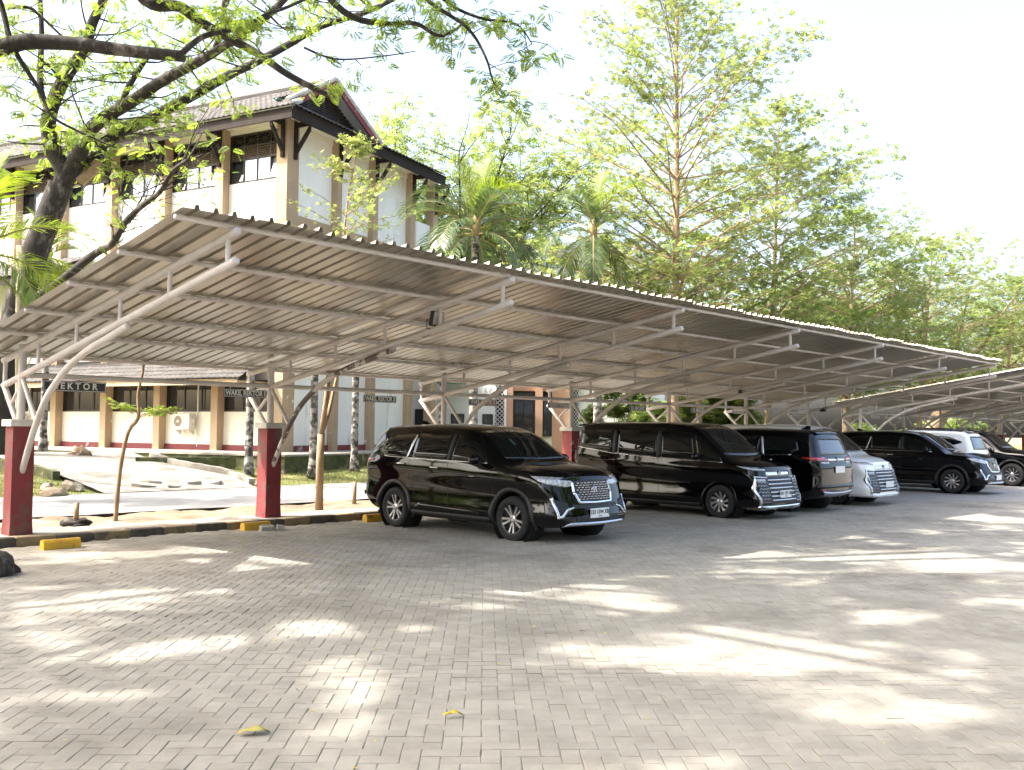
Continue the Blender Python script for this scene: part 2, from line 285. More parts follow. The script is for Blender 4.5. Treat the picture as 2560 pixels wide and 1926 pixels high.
# building terrace with a mossy retaining face and a concrete path on top
TE_ = [(-2.5, 34), (-2.5, -2.3), (16, -2.3), (16, 2), (2, 2), (2, 34)]
P = [bl(*p) for p in TE_]
mb = MB(); n = len(P)
mb.add([(p[0], p[1], .835) for p in P] + [(p[0], p[1], .1) for p in P], [(i, n + i, n + (i + 1) % n, (i + 1) % n) for i in range(n)])
tag(mb.build('retaining_wall', M['moss']), 'low mossy retaining wall under the path beside the tall building', 'wall')
mb = MB(); mb.add([(p[0], p[1], .86) for p in [bl(-2.56, 34), bl(-2.56, -2.36), bl(16, -2.36), bl(16, 2), bl(2, 2), bl(2, 34)]] + [(p[0], p[1], .80) for p in [bl(-2.56, 34), bl(-2.56, -2.36), bl(16, -2.36), bl(16, 2), bl(2, 2), bl(2, 34)]], [(0, 1, 2, 3, 4, 5)] + [(i, 6 + i, 6 + (i + 1) % 6, (i + 1) % 6) for i in range(6)])
tag(mb.build('terrace_path', M['concrete']), kind='structure')
# ramp drive climbing from the road to the terrace
def ribbon(L_, R_, n=24):
    A = smooth_path(L_, 6); B = smooth_path(R_, 6); V = []; F = []
    for i in range(len(A)):
        for t in np.linspace(0, 1, 9): V.append(A[i] * (1 - t) + B[i] * t)
    for i in range(len(A) - 1):
        for j in range(8): F.append((i * 9 + j, i * 9 + j + 1, (i + 1) * 9 + j + 1, (i + 1) * 9 + j))
    return V, F
V, F = ribbon([(9.9, 22.8, .075), (9.75, 24.8, .38), (9.5, 27.0, .62), (9.8, 31, .87)], [(14.0, 22.8, .075), (13.9, 24.2, .34), (13.3, 26.6, .62), (13.6, 29.5, .87)])
tag(obj('ramp', np_mesh('ramp', V, np.array(F), True), M['concrete']), kind='structure')
def low_wall(path, w, h, label, m):
    A = smooth_path(path, 6); mb = MB(); V = []; F = []
    for i, p in enumerate(A):
        t = A[min(i + 1, len(A) - 1)] - A[max(i - 1, 0)]; nrm = np.array([-t[1], t[0], 0]); nrm /= np.linalg.norm(nrm); hh = h * (1 + .06 * math.sin(3 * i))
        for s, z in ((-1, -.3), (-1, hh), (1, hh), (1, -.3)): V.append(p + nrm * s * w / 2 + np.array([0, 0, z]))
    for i in range(len(A) - 1):
        for j in range(3): F.append((i * 4 + j, i * 4 + j + 1, (i + 1) * 4 + j + 1, (i + 1) * 4 + j))
    F += [(3, 2, 1, 0), tuple((len(A) - 1) * 4 + j for j in range(4))]
    return tag(mb.add(V, F).build('low_wall', m), label, 'wall')
low_wall([(14.2, 23.3, .1), (14.1, 24.6, .34), (13.55, 26.4, .55), (13.7, 28.2, .72)], .2, .16, 'curved pale concrete kerb wall edging the ramp', M['concrete'])
low_wall([(9.62, 25.0, .36), (9.45, 26.2, .5), (9.2, 28.2, .62), (9.5, 31, .8)], .2, .16, 'long mossy low wall along the ramp behind the first red pier', M['moss'])
low_wall([(12.7, 27.2, .6), (14.0, 26.6, .6), (15.3, 26.05, .6)], .25, .17, 'short straight mossy block wall at the top of the ramp', M['moss'])
def lump(name, label, cat, loc, sc, m, seed, n=2, rough=.22, group=None, flat=False):
    me = bpy.data.meshes.new(name); import bmesh
    bm = bmesh.new(); bmesh.ops.create_icosphere(bm, subdivisions=n, radius=1); rs = np.random.default_rng(seed); ph = rs.random((5, 3)) * 7
    for v in bm.verts:
        k = 1 + rough * sum(math.sin(2.3 * (j + 1) * .6 * (v.co.x + v.co.y * .7) + ph[j, 0]) * math.sin(1.9 * (j + 1) * .6 * v.co.z + ph[j, 1]) for j in range(5)) / 2 + rs.normal(0, rough * .25)
        v.co *= k
        if v.co.z < -.25: v.co.z = -.25
    bm.to_mesh(me); bm.free()
    if flat: me.shade_flat()
    else: me.shade_smooth()
    o = obj(name, me, m, None, loc); o.scale = sc; o.rotation_euler = (0, 0, rs.random() * 6)
    return tag(o, label, cat, group)
lump('rock', 'largest pale broken rock at the foot of the ramp', 'rock', (9.55, 23.75, .15), (.30, .2, .2), M['rock'], 1, flat=True)
lump('rock', 'brownish broken rock next to the largest one by the ramp', 'rock', (9.0, 23.9, .15), (.22, .16, .15), M['rock'], 2, flat=True)
lump('rock', 'small flat mossy rock on the lawn near the ramp', 'rock', (8.5, 24.6, .24), (.3, .2, .12), M['rock'], 3, flat=True)
lump('dirt_mound', 'heap of loose dirt and straw on the far road edge', 'dirt mound', (8.75, 22.95, .05), (.5, .3, .18), M['dirt'], 4, 3)
lump('tree_stump', 'rotten mossy tree stump on the bank in front of the tall building', 'stump', (11.9, 29.2, .80), (.30, .25, .22), M['bark_p'], 5, 3, .5)
lump('dirt_mound', 'clod of dug up soil beside the first red pier', 'dirt mound', (6.35, 15.62, .08), (.27, .2, .11), M['bark'], 6, 3, .4)
lump('boulder', 'rough dark boulder lying alone on the pavers', 'boulder', (3.8, 11.7, .05), (.33, .30, .24), M['bark'], 18, 3, .22)
lump('rock', 'small grey rock on the grass by the smooth forked tree', 'rock', (14.3, 23.2, .1), (.10, .08, .09), M['rock'], 9, 1)
for k, (x, y) in enumerate(((11.2, 23.35), (11.9, 23.25), (12.5, 23.5), (11.6, 23.8), (13.1, 23.4))):
    o = MB().prism([(math.cos(a) * (.3 + .08 * math.sin(3 * a + k)), math.sin(a) * (.2 + .06 * math.cos(2 * a + k))) for a in np.linspace(0, 5.4, 7)], -.05, .03, 'z').build('paving_slab', M['concrete'])
    o.location = (x, y, .155 + .12 * (y - 23.2)); o.rotation_euler = (.12 * math.sin(k * 2) + .1, .1 * math.cos(k * 3), k)
    tag(o, 'broken concrete slab lying loose at the foot of the ramp', 'slab', 'broken slabs at the foot of the ramp')
for (x, y, h, lb) in ((6.33, 15.62, .33, 'short wooden stake sticking out of the soil clod beside the first red pier'), (12.55, 16.5, .42, 'short wooden stake in the verge by the rear of the nearest black car')):
    mb = MB().tube([(0, 0, -.1), (.01, 0, h * .6), (.02, .01, h)], [.05, .045, .04], 8); tag(mb.build('wooden_stake', M['bark_p'], None, True, (x, y, .12)), lb, 'stake')
# grass blades on the lawn: one mass
N = 16000
px = rng.uniform(3, 30, N); py = 22.9 + rng.gamma(1.6, 1.6, N); keep = ~((px > 9.8) & (px < 14.1) & (py > 22.7))
px, py = px[keep], py[keep]; N = len(px); a = rng.random(N) * 6.28; h = rng.uniform(.03, .11, N); z = zlawn(px, py)
V = np.stack([np.stack([px - .012 * np.cos(a), py - .012 * np.sin(a), z], -1), np.stack([px + .012 * np.cos(a), py + .012 * np.sin(a), z], -1), np.stack([px + rng.normal(0, .03, N), py + rng.normal(0, .03, N), z + h], -1)], 1)
tag(obj('grass', np_mesh('grass', V, np.arange(3 * N).reshape(-1, 3)), M['grass']), 'short yellow green grass on the bank beyond the road', 'grass', kind='stuff')
# wheel stops
def wheel_stop(loc, rz, label, Ln=.5):
    w, h = .15, .13; prof = [(-w / 2, -.02), (w / 2, -.02), (w / 2 - .012, h * .75), (w / 2 - .04, h), (-w / 2 + .04, h), (-w / 2 + .012, h * .75)]
    mb = MB().prism(prof, -Ln / 2, Ln / 2, 'x'); o = mb.build('wheel_stop', M['stop_y'], None, False, loc, (0, 0, rz)); return tag(o, label, 'wheel stop', 'yellow concrete wheel stops')
wheel_stop((5.3, 13.55, 0), .02, 'yellow concrete wheel stop in front of the first red pier')
ws2 = wheel_stop((8.55, 13.88, 0), .03, 'chipped yellow wheel stop with loose grey blocks against it')
wheel_stop((10.98, 13.78, 0), 0, 'yellow wheel stop behind the rear tyre of the nearest black car', .5)
wheel_stop((15.2, 13.7, 0), 0, 'yellow wheel stop in shade between the nearest car and the black van')
for k, (x, y, z, a) in enumerate(((8.68, 13.7, .05, .3), (8.83, 13.58, .05, 1.1), (8.60, 13.62, .045, -.2))):
    o = MB().box((-.11, -.055, -.05), (.11, .055, .035), .008).build('loose_block', M['paver'], None, False, (x, y, z), (.08 * k, .05, a)); tag(o, 'loose grey paving block leaning on the chipped yellow wheel stop', 'block', 'loose grey blocks by the wheel stop')
# fallen leaves
def leaf(loc, Ln, w, rz, m, label, curl):
    n = 8; V = []; F = []
    for i in range(n + 1):
        t = i / n; ww = w * math.sin(math.pi * min(1, t * .97 + .015)) ** .8 * (1 + .12 * math.sin(9 * t)); zc = curl * math.sin(math.pi * t)
        for j, s in enumerate((-1, 0, 1)): V.append(((t - .5) * Ln, s * ww, zc + .02 * abs(s) * (1 if curl > .02 else .4) + .006 * math.sin(11 * t + s)))
    for i in range(n):
        for j in range(2): F.append((i * 3 + j, i * 3 + j + 1, i * 3 + 4 + j, i * 3 + 3 + j))
    o = MB().add(V, F).build('fallen_leaf', m, None, True, loc, (0, 0, rz)); sm = o.modifiers.new('thick', 'SOLIDIFY'); sm.thickness = .0015; tag(o, label, 'leaf')
leaf((3.90, 4.14, .010), .12, .024, R(-30), M['leaf_y'], 'bright yellow curled fallen leaf on the pavers', .016)
leaf((2.90, 4.68, .010), .17, .042, R(-28), M['leaf_g'], 'large pale green crumpled fallen leaf on the pavers', .018)
N = 420; px = rng.uniform(1, 20, N); py = rng.uniform(1, 13.8, N); a = rng.random(N) * 6.3; s = rng.uniform(.008, .022, N); z = zlot(px, py) + .006
V = np.stack([np.stack([px + s * np.cos(a + q), py + s * .6 * np.sin(a + q), z + .004 * (q % 2)], -1) for q in (0, 1.57, 3.14, 4.71)], 1)
tag(obj('leaf_litter', np_mesh('leaf_litter', V, np.arange(4 * N).reshape(-1, 4)), M['leaf_y']), 'tiny yellow leaflets scattered over the pavers', 'leaves', kind='stuff')
for k in range(14):
    x, y = rng.uniform(3, 16), rng.uniform(1.5, 7.5); a = rng.random() * 6.3; l = rng.uniform(.04, .11)
    tag(MB().tube([(0, 0, .008), (l * .5, .008, .014), (l, 0, .006)], .0022, 5).build('twig', M['twig'], None, False, (x, y, float(zlot(x, y))), (0, 0, a)), 'thin dry twig lying on the sunny pavers', 'twig', 'dry twigs on the pavers')
# ------------------------------------------------------------------ carports
CX0, CL, CYP = 5.15, 4.19, 14.76
SL = .1603
def ztop(y): return 3.736 - SL * (y - 8.88)
def zlow(y): return 3.43 - .172 * (y - 8.87)
def rod(P, r, n=12, dome=True, name='rod'):
    P = [np.array(p, float) for p in P]; rr = [r] * len(P)
    if dome:
        d = P[0] - P[1]; d /= np.linalg.norm(d); P = [P[0] + d * r * .55, P[0] + d * r * .4] + P; rr = [r * .35, r * .8] + rr
        d = P[-1] - P[-2]; d /= np.linalg.norm(d); P = P + [P[-1] + d * r * .4, P[-1] + d * r * .55]; rr = rr + [r * .8, r * .35]
    return rounded(MB().tube(P, rr, n).mesh(name), 50)
fr = {}
fr['top_chord'] = rod([(0, 8.84, ztop(8.84)), (0, 12, ztop(12)), (0, 15.52, ztop(15.52))], .049)
fr['lower_chord'] = rod([(0, 8.86, zlow(8.86)), (0, 12, zlow(12)), (0, 15.5, zlow(15.5))], .047)
fr['curved_brace'] = rod(smooth_path([(0, 14.64, 1.02), (0, 14.42, 1.36), (0, 14.2, 1.67), (0, 13.88, 2.02), (0, 13.55, 2.25), (0, 13.1, 2.48), (0, 12.55, 2.66), (0, 11.95, 2.79), (0, 11.35, 2.915)], 4), .046)
fr['post'] = rod([(0, CYP, 1.66), (0, CYP, 2.88)], .058, 14, False)
fr['front_strut'] = rod([(0, 14.74, 2.38), (0, 14.16, 1.74)], .034, 8, False)
fr['back_brace'] = rod([(0, 15.46, 2.27), (0, 14.86, 1.69)], .042, 10)
fr['back_strut'] = rod([(0, 14.8, 2.28), (0, 15.18, 1.99)], .026, 8, False)
struts = [rod([(0, y, zlow(y)), (0, y, ztop(y))], .029 if y < 15 else .034, 8, False, 'web_strut') for y in (9.02, 10.29, 11.56, 12.85, 14.16, 15.46)]
pier_me = {}
for k, m_ in (('a', M['red']), ('b', M['red_peel'])):
    a, b = .163, .150
    mb = MB().add([(-a, -a, 0), (a, -a, 0), (a, a, 0), (-a, a, 0), (-b, -b, .25), (b, -b, .25), (b, b, .25), (-b, b, .25), (-b, -b, 1.60), (b, -b, 1.60), (b, b, 1.60), (-b, b, 1.60)], [(8, 9, 10, 11)] + [(4 * r + i, 4 * r + (i + 1) % 4, 4 * r + 4 + (i + 1) % 4, 4 * r + 4 + i) for r in (0, 1) for i in range(4)])
    me = mb.mesh('pier'); me.materials.append(m_); pier_me[k] = me
cap_me = MB().box((-.195, -.195, 1.585), (.195, .195, 1.685), .012).mesh('pier_cap'); cap_me.materials.append(M['cap'])
def sheet_mesh(y0, y1, w=.84, pitch=.21, over=.06):
    prof = []
    for i in range(4):
        for (dx, z) in ((0, 0), (.125, 0), (.140, .050), (.172, .050), (.187, 0)): prof.append((i * pitch + dx, z))
    prof += [(w, 0), (w + .06, .003)]
    V = []; F = []; ys = np.linspace(y0, y1, 8)
    for y in ys:
        for (x_, z_) in prof: V.append((x_, y, ztop(y) + .125 + z_))
    n = len(prof)
    for i in range(len(ys) - 1):
        for j in range(n - 1): F.append((i * n + j, i * n + j + 1, (i + 1) * n + j + 1, (i + 1) * n + j))
    me = MB().add(V, F).mesh('roof_sheet'); me.materials.append(M['zinc']); return me
sheets = [sheet_mesh(8.78, 15.66), sheet_mesh(8.74, 15.66), sheet_mesh(8.81, 15.66)]
def carport(label, n0, n1, xl, xr):
    root = thing('carport', label, 'carport', (CX0 + n0 * CL, CYP, 0))
    off = Vector(root.location)
    def part(name, me, x, m_=M['steel'], par=None):
        if len(me.materials) == 0: me.materials.append(m_)
        return obj(name, me, None, root, Vector((x, 0, 0)) - off)
    for n in range(n0, n1 + 1):
        x = CX0 + n * CL
        for nm, me in fr.items():
            if nm == 'curved_brace' and n == 1:
                me = me.copy(); me.materials.clear(); me.materials.append(M['steel_peel'])
            part(nm, me, x)
        for me in struts: part('web_strut', me, x)
        p = part('pier', pier_me['b' if n == 3 else 'a'], x); p.location = Vector((x, CYP, .09)) - off
        obj('pier_cap', cap_me, None, p, (0, 0, 0))
    for n in range(n0, n1):
        part('beam', rod([(CX0 + n * CL, CYP, 2.43), (CX0 + (n + 1) * CL, CYP, 2.43)], .041, 12, False), 0)
    for y in (8.97, 10.25, 11.58, 12.94, 14.14, 15.5):
        part('purlin', rod([(xl + .03, y, ztop(y) + .088), ((xl + xr) / 2, y, ztop(y) + .086), (xr - .03, y, ztop(y) + .088)], .030, 10), 0)
    k = 0; x = xl
    while x < xr - .3:
        o = part('roof_sheet', sheets[(k * 7 + k // 3) % 3], x); o.location.z += .0015 * (k % 2); o.rotation_euler = (0, 0, rng.normal(0, .0006)); x += .84; k += 1
    # one rusty wire cable tied along a lower chord
    return root
carport('long white steel carport with zinc sheet roof on red piers', 0, 6, 4.5, 30.75)
carport('second steel carport continuing behind a gap past the first roof', 7, 12, 33.75, 57.0)
# beam linking the two carports
# hanging name boards
def board(x0, x1, z0, z1, body, label, size=.10, sx=1, faded=False, red=None):
    cx, cz = (x0 + x1) / 2, (z0 + z1) / 2; hw, hh = (x1 - x0) / 2, (z1 - z0) / 2
    o = thing('name_board', label, 'sign', (cx, 14.70, cz), 0, 'name boards hung from the carport beam')
    MB().box((-hw, -.008, -hh), (hw, .008, hh)).build('panel', M['sign_fade'] if faded else M['sign_k'], o)
    e = .008; mb = MB()
    for a, b in (((-hw + e, -hh + e), (hw - e, -hh + 2 * e)), ((-hw + e, hh - 2 * e), (hw - e, hh - e)), ((-hw + e, -hh + 2 * e), (-hw + 2 * e, hh - 2 * e)), ((hw - 2 * e, -hh + 2 * e), (hw - e, hh - 2 * e))): mb.box((a[0], -.0105, a[1]), (b[0], -.0085, b[1]))
    mb.build('border', M['sign_w'], o)
    for s in (-1, 1): MB().tube([(s * hw * .7, 0, hh), (s * hw * .7, .04, 2.44 - cz)], .006, 6).build('hanger', M['steel'], o)
    if red: MB().box((red[0] - cx, -.0098, -hh + .02), (red[1] - cx, -.0088, hh - .02)).build('red_panel', M['sign_r'], o)
    if body: text(body, size, (0, -.011, 0), (R(90), 0, 0), M['sign_w'], o, sx, .004)
board(5.42, 6.36, 2.205, 2.365, 'R E K T O R', 'wide black name board lettered REKTOR', .135, .95)
board(8.38, 9.21, 2.21, 2.35, 'WAKIL REKTOR I', 'black name board lettered WAKIL REKTOR I', .125, .80)
board(11.37, 12.18, 2.205, 2.335, 'WAKIL REKTOR II', 'black name board lettered WAKIL REKTOR II', .12, .78)
board(14.21, 15.04, 2.21, 2.35, 'WAKIL REKTOR III', 'black name board lettered WAKIL REKTOR III with a red stained end', .12, .76, False, (14.72, 15.02))
board(16.78, 17.59, 2.21, 2.35, '', 'weathered name board with peeling letters beside the peeling pier', .1, 1, True)
board(20.0, 20.75, 2.215, 2.335, 'KA. BIRO AUPK', 'small black board lettered KA. BIRO AUPK', .11, .78)
board(22.92, 23.72, 2.22, 2.345, 'KA. BIRO AAKK', 'small black board lettered KA. BIRO AAKK', .11, .80)
board(25.21, 26.02, 2.24, 2.34, '', 'faded illegible board just before the seventh steel post', .1, 1, True)
for k, x in enumerate((28.73, 35.32, 37.91, 40.93)): board(x, x + .76, 2.25, 2.36, '', 'small faded board far down the row of carports', .1, 1, True)
# flood lights on the chords
fl = thing('flood_light', 'black flood lamp fixed on the second carport frame', 'lamp', (CX0 + CL, 10.45, 3.23))
MB().box((-.11, -.035, -.02), (.11, .035, .20), .012).build('housing', M['lamp_b'], fl, False, (0, -.06, 0), (R(14), 0, 0))
MB().box((-.095, -.004, .0), (.095, .002, .185)).build('lens', M['lamp_g'], fl, False, (0, -.10, 0), (R(14), 0, 0))
MB().tube([(-.12, 0, .08), (-.12, .0, -.06), (.12, .0, -.06), (.12, 0, .08)], .008, 6).build('bracket', M['lamp_b'], fl)
MB().tube(smooth_path([(0, .0, -.05), (.05, .05, -.10), (.03, .25, -.16), (.055, .5, -.14), (.0, .75, -.22), (.05, .9, -.24)], 4), .006, 6).build('cable', M['lamp_b'], fl)
fl = thing('flood_light', 'small dark lamp under the fifth carport frame', 'lamp', (CX0 + 4 * CL - .02, 12.5, 2.78))
MB().box((-.09, -.05, -.09), (.09, .05, .0), .01).build('housing', M['lamp_b'], fl); MB().box((-.075, -.053, -.08), (.075, -.049, -.02)).build('lens', M['lamp_g'], fl); MB().box((-.02, -.02, -.002), (.02, .02, .06)).build('bracket', M['lamp_b'], fl)
fl = thing('flood_light', 'dark lamp hanging under the sixth frame close to its post', 'lamp', (CX0 + 6 * CL - .1, 14.2, 2.40))
MB().lathe([(.02, .1), (.10, .06), (.12, 0), (.0, -.01)], 14, 'z').build('shade', M['lamp_b'], fl); MB().tube([(0, 0, .08), (.08, 0, .14)], .012, 6).build('bracket', M['lamp_b'], fl)
# ------------------------------------------------------------------ cars
def pchip(xk, Y, x):
    xk = np.asarray(xk, float); Y = np.asarray(Y, float); Y2 = Y.reshape(len(xk), -1); h = np.diff(xk)[:, None]; d = np.diff(Y2, axis=0) / h
    m = np.zeros_like(Y2); m[0] = d[0]; m[-1] = d[-1]
    s = (d[:-1] * d[1:]) > 0; w1 = 2 * h[1:] + h[:-1]; w2 = h[1:] + 2 * h[:-1]
    with np.errstate(divide='ignore', invalid='ignore'): hm = (w1 + w2) / (w1 / d[:-1] + w2 / d[1:])
    m[1:-1] = np.where(s, hm, 0)
    x = np.atleast_1d(np.clip(x, xk[0], xk[-1])); i = np.clip(np.searchsorted(xk, x) - 1, 0, len(xk) - 2); hh = np.diff(xk)[i][:, None]; t = ((x - xk[i]))[:, None] / hh
    r = (1 + 2 * t) * (1 - t) ** 2 * Y2[i] + t * (1 - t) ** 2 * hh * m[i] + t * t * (3 - 2 * t) * Y2[i + 1] + t * t * (t - 1) * hh * m[i + 1]
    return r.reshape((len(x),) + Y.shape[1:])
class Body:
    """lofted car shell: stations (x, zb, ws, zm, wm, zbelt, wb, zt, wt); x forward, y left"""
    def __init__(s, st, bow_f=.16, bow_r=.08, rake_f=.14, rake_r=.30, zr=.95, arch=()):
        s.st = np.array(sorted(st), float); s.x0, s.x1 = s.st[0, 0], s.st[-1, 0]; s.bf, s.br, s.rf, s.rr, s.zr = bow_f, bow_r, rake_f, rake_r, zr; s.arch = arch
        xs = np.concatenate([np.linspace(s.x0, s.x0 + .14, 5), np.arange(s.x0 + .18, s.x1 - .16, .033), np.linspace(s.x1 - .14, s.x1, 6)]); vv = np.concatenate([np.linspace(0, 1, 3), np.linspace(1, 2, 4)[1:], np.linspace(2, 3, 5)[1:], np.linspace(3, 4, 9)[1:], np.linspace(4, 5, 8)[1:], np.linspace(5, 6, 7)[1:], np.linspace(6, 7, 12)[1:], np.linspace(7, 9, 12)[1:]])
        s.vv = vv; G = np.array([s.sec(x, vv) for x in xs]); nx, nv = len(xs), len(vv)
        V = []; idx = {}
        full = np.concatenate([G * np.array([1, -1, 1]), G[:, -2:0:-1]], 1)   # right half bottom->top then left half top->bottom
        nf = full.shape[1]; P = s.deform(full.reshape(-1, 3)); F = []
        for i in range(nx - 1):
            for j in range(nf): F.append((i * nf + j, i * nf + (j + 1) % nf, (i + 1) * nf + (j + 1) % nf, (i + 1) * nf + j))
        F = [f[::-1] for f in F]; V = [tuple(p) for p in P]
        for end in (0, nx - 1):                                              # end faces as rows from side to side
            rows = []
            for k in range(1, nv - 1):
                y, z = G[end, k, 1], G[end, k, 2]; x = xs[end]; ys = np.linspace(-y, y, 17); q = s.deform(np.stack([np.full(17, x), ys, np.full(17, z)], -1))
                b = len(V); V += [tuple(p) for p in q[1:-1]]; rows.append([end * nf + k] + list(range(b, b + 15)) + [end * nf + (nf - k)])
            for a, b in zip(rows[:-1], rows[1:]):
                for j in range(16):
                    f = (a[j], a[j + 1], b[j + 1], b[j]); F.append(f if end else f[::-1])
        s.V = np.array(V); s.F = F; s.bvh = BVHTree.FromPolygons([tuple(v) for v in V], F)
    def par(s, x): return pchip(s.st[:, 0], s.st[:, 1:], x)[0]
    def sec(s, x, v):
        zb, ws, zm, wm, zl, wb, zt, wt = s.par(x)
        e = min(x - s.x0, s.x1 - x); k = 1 - .055 * max(0, 1 - e / .14) ** 2
        C = np.array([(0, zb), (.85 * ws, zb), (ws, zb + .07), (wm - .004, zb + .20), (wm - .034, zb + .52 * (zl - zb)), (wm, zl - .16), (wb, zl), (wt, zt - .055), (.62 * wt, zt - .012), (0, zt)])
        C[:, 0] *= k; q = pchip(np.arange(10), C, v); return np.column_stack([np.full(len(v), x), q])
    def deform(s, P):
        P = np.array(P, float); x, y, z = P[:, 0].copy(), P[:, 1], P[:, 2]
        f = np.clip((x - (s.x1 - 1.0)) / 1.0, 0, 1) ** 2; r = np.clip(((s.x0 + .9) - x) / .9, 0, 1) ** 2
        P[:, 0] = x - f * (s.bf * np.abs(y / .9) ** 2.3 + s.rf * np.clip((z - .55) / .4, -.35, 1.2)) + r * (s.br * np.abs(y / .9) ** 2.5 + s.rr * np.clip((z - s.zr) / .75, 0, 1.1) ** 1.1)
        return P
    def hit(s, o, d):
        loc, nrm, i, dist = s.bvh.ray_cast(Vector(o), Vector(d))
        return loc, (nrm if nrm is None or nrm.dot(Vector(d)) < 0 else -nrm)
    def shell(s, parent, m):
        V = s.V.copy(); keep = []; F = np.array([f for f in s.F]); cen = V[F].mean(1); dele = np.zeros(len(F), bool)
        for (cx, cz, rad) in s.arch: dele |= (np.hypot(cen[:, 0] - cx, cen[:, 2] - cz) < rad) & (np.abs(cen[:, 1]) > .5) & (cen[:, 2] < 1.1)
        kept = set(F[~dele].ravel()); border = kept & set(F[dele].ravel())
        for i in border:
            for (cx, cz, rad) in s.arch:
                dx, dz = V[i, 0] - cx, V[i, 2] - cz; r_ = math.hypot(dx, dz)
                if r_ < rad * 1.25 and abs(V[i, 1]) > .5 and V[i, 2] > .3: V[i, 0] = cx + dx / r_ * rad; V[i, 2] = cz + dz / r_ * rad
        me = np_mesh('body', V, F[~dele], True); me.materials.append(m)
        return obj('body', me, None, parent)
    def strip(s, bot, top, axis, off=.006, nu=14, nv=6, side=-1):
        """skin laid on the shell between two polylines. axis 'side': points (x,z) seen from the side; 'front'/'rear': points (y,z)"""
        def res(p, n):
            p = np.array(p, float); L_ = np.concatenate([[0], np.cumsum(np.hypot(*np.diff(p, axis=0).T))]); t = np.linspace(0, L_[-1], n); return np.column_stack([np.interp(t, L_, p[:, 0]), np.interp(t, L_, p[:, 1])])
        A, B = res(bot, nu), res(top, nu); V = []; last = None; N = []
        for i in range(nu):
            for j in range(nv):
                q = A[i] + (B[i] - A[i]) * j / (nv - 1)
                if axis == 'side': loc, nr = s.hit((q[0], side * 3, q[1]), (0, -side, 0))
                elif axis == 'front': loc, nr = s.hit((6, q[0], q[1]), (-1, 0, 0))
                else: loc, nr = s.hit((-6, q[0], q[1]), (1, 0, 0))
                if loc is None: loc, nr = last
                last = (loc, nr); V.append(np.array(loc)); N.append(np.array(nr))
        V = np.array(V); N = np.array(N); n = len(V); F = []
        out = np.vstack([V + N * off, V - N * .004])
        for i in range(nu - 1):
            for j in range(nv - 1): a = i * nv + j; F.append((a, a + nv, a + nv + 1, a + 1))
        brd = [j for j in range(nv)] + [i * nv + nv - 1 for i in range(1, nu)] + [(nu - 1) * nv + j for j in range(nv - 2, -1, -1)] + [i * nv for i in range(nu - 2, 0, -1)]
        for k in range(len(brd)): a, b = brd[k], brd[(k + 1) % len(brd)]; F.append((a, b, b + n, a + n))
        return MB().add(out, F)
def mirror_mb(mb): q = MB(); q.v = [(x, -y, z) for x, y, z in mb.v]; q.f = [f[::-1] for f in mb.f]; return q
WHEELS = {}
def wheel_meshes(rad, wid, rr, kind):
    key = (rad, wid, rr, kind)
    if key in WHEELS: return WHEELS[key]
    t = MB().lathe([(rr - .005, -wid / 2 + .02), (rr + .02, -wid / 2), (rad - .03, -wid / 2 + .004), (rad - .008, -wid / 2 + .025), (rad, -wid / 2 + .06), (rad, wid / 2 - .06), (rad - .008, wid / 2 - .025), (rad - .03, wid / 2 - .004), (rr + .02, wid / 2), (rr - .005, wid / 2 - .02)], 40).mesh('tyre', True); t.materials.append(M['tyre'])
    b = MB().lathe([(rr, -wid / 2 + .018), (rr - .018, -wid / 2 + .02), (rr - .03, -wid / 2 + .05), (rr - .045, 0), (.06, .01), (.0, .01)], 40).mesh('rim', True); b.materials.append(M['rim_d'])
    n, sp = (5, 2) if kind == 'mpv' else (10, 1); mb = MB(); yo = -wid / 2 + .022
    for i in range(n):
        for k in range(sp):
            a0 = 2 * math.pi * i / n + (0 if sp == 1 else (k - .5) * .42); a1 = a0 + (.28 if kind != 'mpv' else 0); pts = []
            for (rr_, w, y, aa) in ((.045, .015, yo + .02, a0), (.6 * rr, .013 if kind == 'mpv' else .015, yo + .012, a0 + (a1 - a0) * .55), (rr - .006, .018 if kind == 'mpv' else .026, yo, a1)):
                c, s_ = math.cos(aa), math.sin(aa); pts.append(((rr_ * c - w * s_, y, rr_ * s_ + w * c), (rr_ * c + w * s_, y, rr_ * s_ - w * c)))
            V = [p for q in pts for p in q] + [(p[0], p[1] + .03, p[2]) for q in pts for p in q]
            mb.add(V, [(0, 1, 3, 2), (2, 3, 5, 4), (0, 2, 8, 6), (2, 4, 10, 8), (1, 7, 9, 3), (3, 9, 11, 5)])
    mb.lathe([(.0, yo + .004), (.03, yo + .002), (.06, yo + .015), (.065, yo + .04)], 18)
    mb.lathe([(rr + .004, yo - .004), (rr - .014, yo - .002), (rr - .016, yo + .03)], 40)
    s = mb.mesh('spokes'); s.materials.append(M['rim']); WHEELS[key] = (t, b, s); return WHEELS[key]
def add_wheels(root, axles, track, rad, wid, rr, kind):
    for x in axles:
        for sd in (-1, 1):
            t, b, s = wheel_meshes(rad, wid, rr, kind)
            w = obj('wheel', b, None, root, (x, sd * (track - wid / 2), rad - .006), (0, random.random() * 1.2, 0 if sd < 0 else math.pi))
            obj('tyre', t, None, w); obj('spokes', s, None, w)
            MB().lathe([(rad + .07, -.02), (rad + .075, .30), (.0, .31)], 28).build('wheel_well', M['blk'], root, True, (x, sd * (track - .03), rad), (0, 0, 0 if sd < 0 else math.pi))
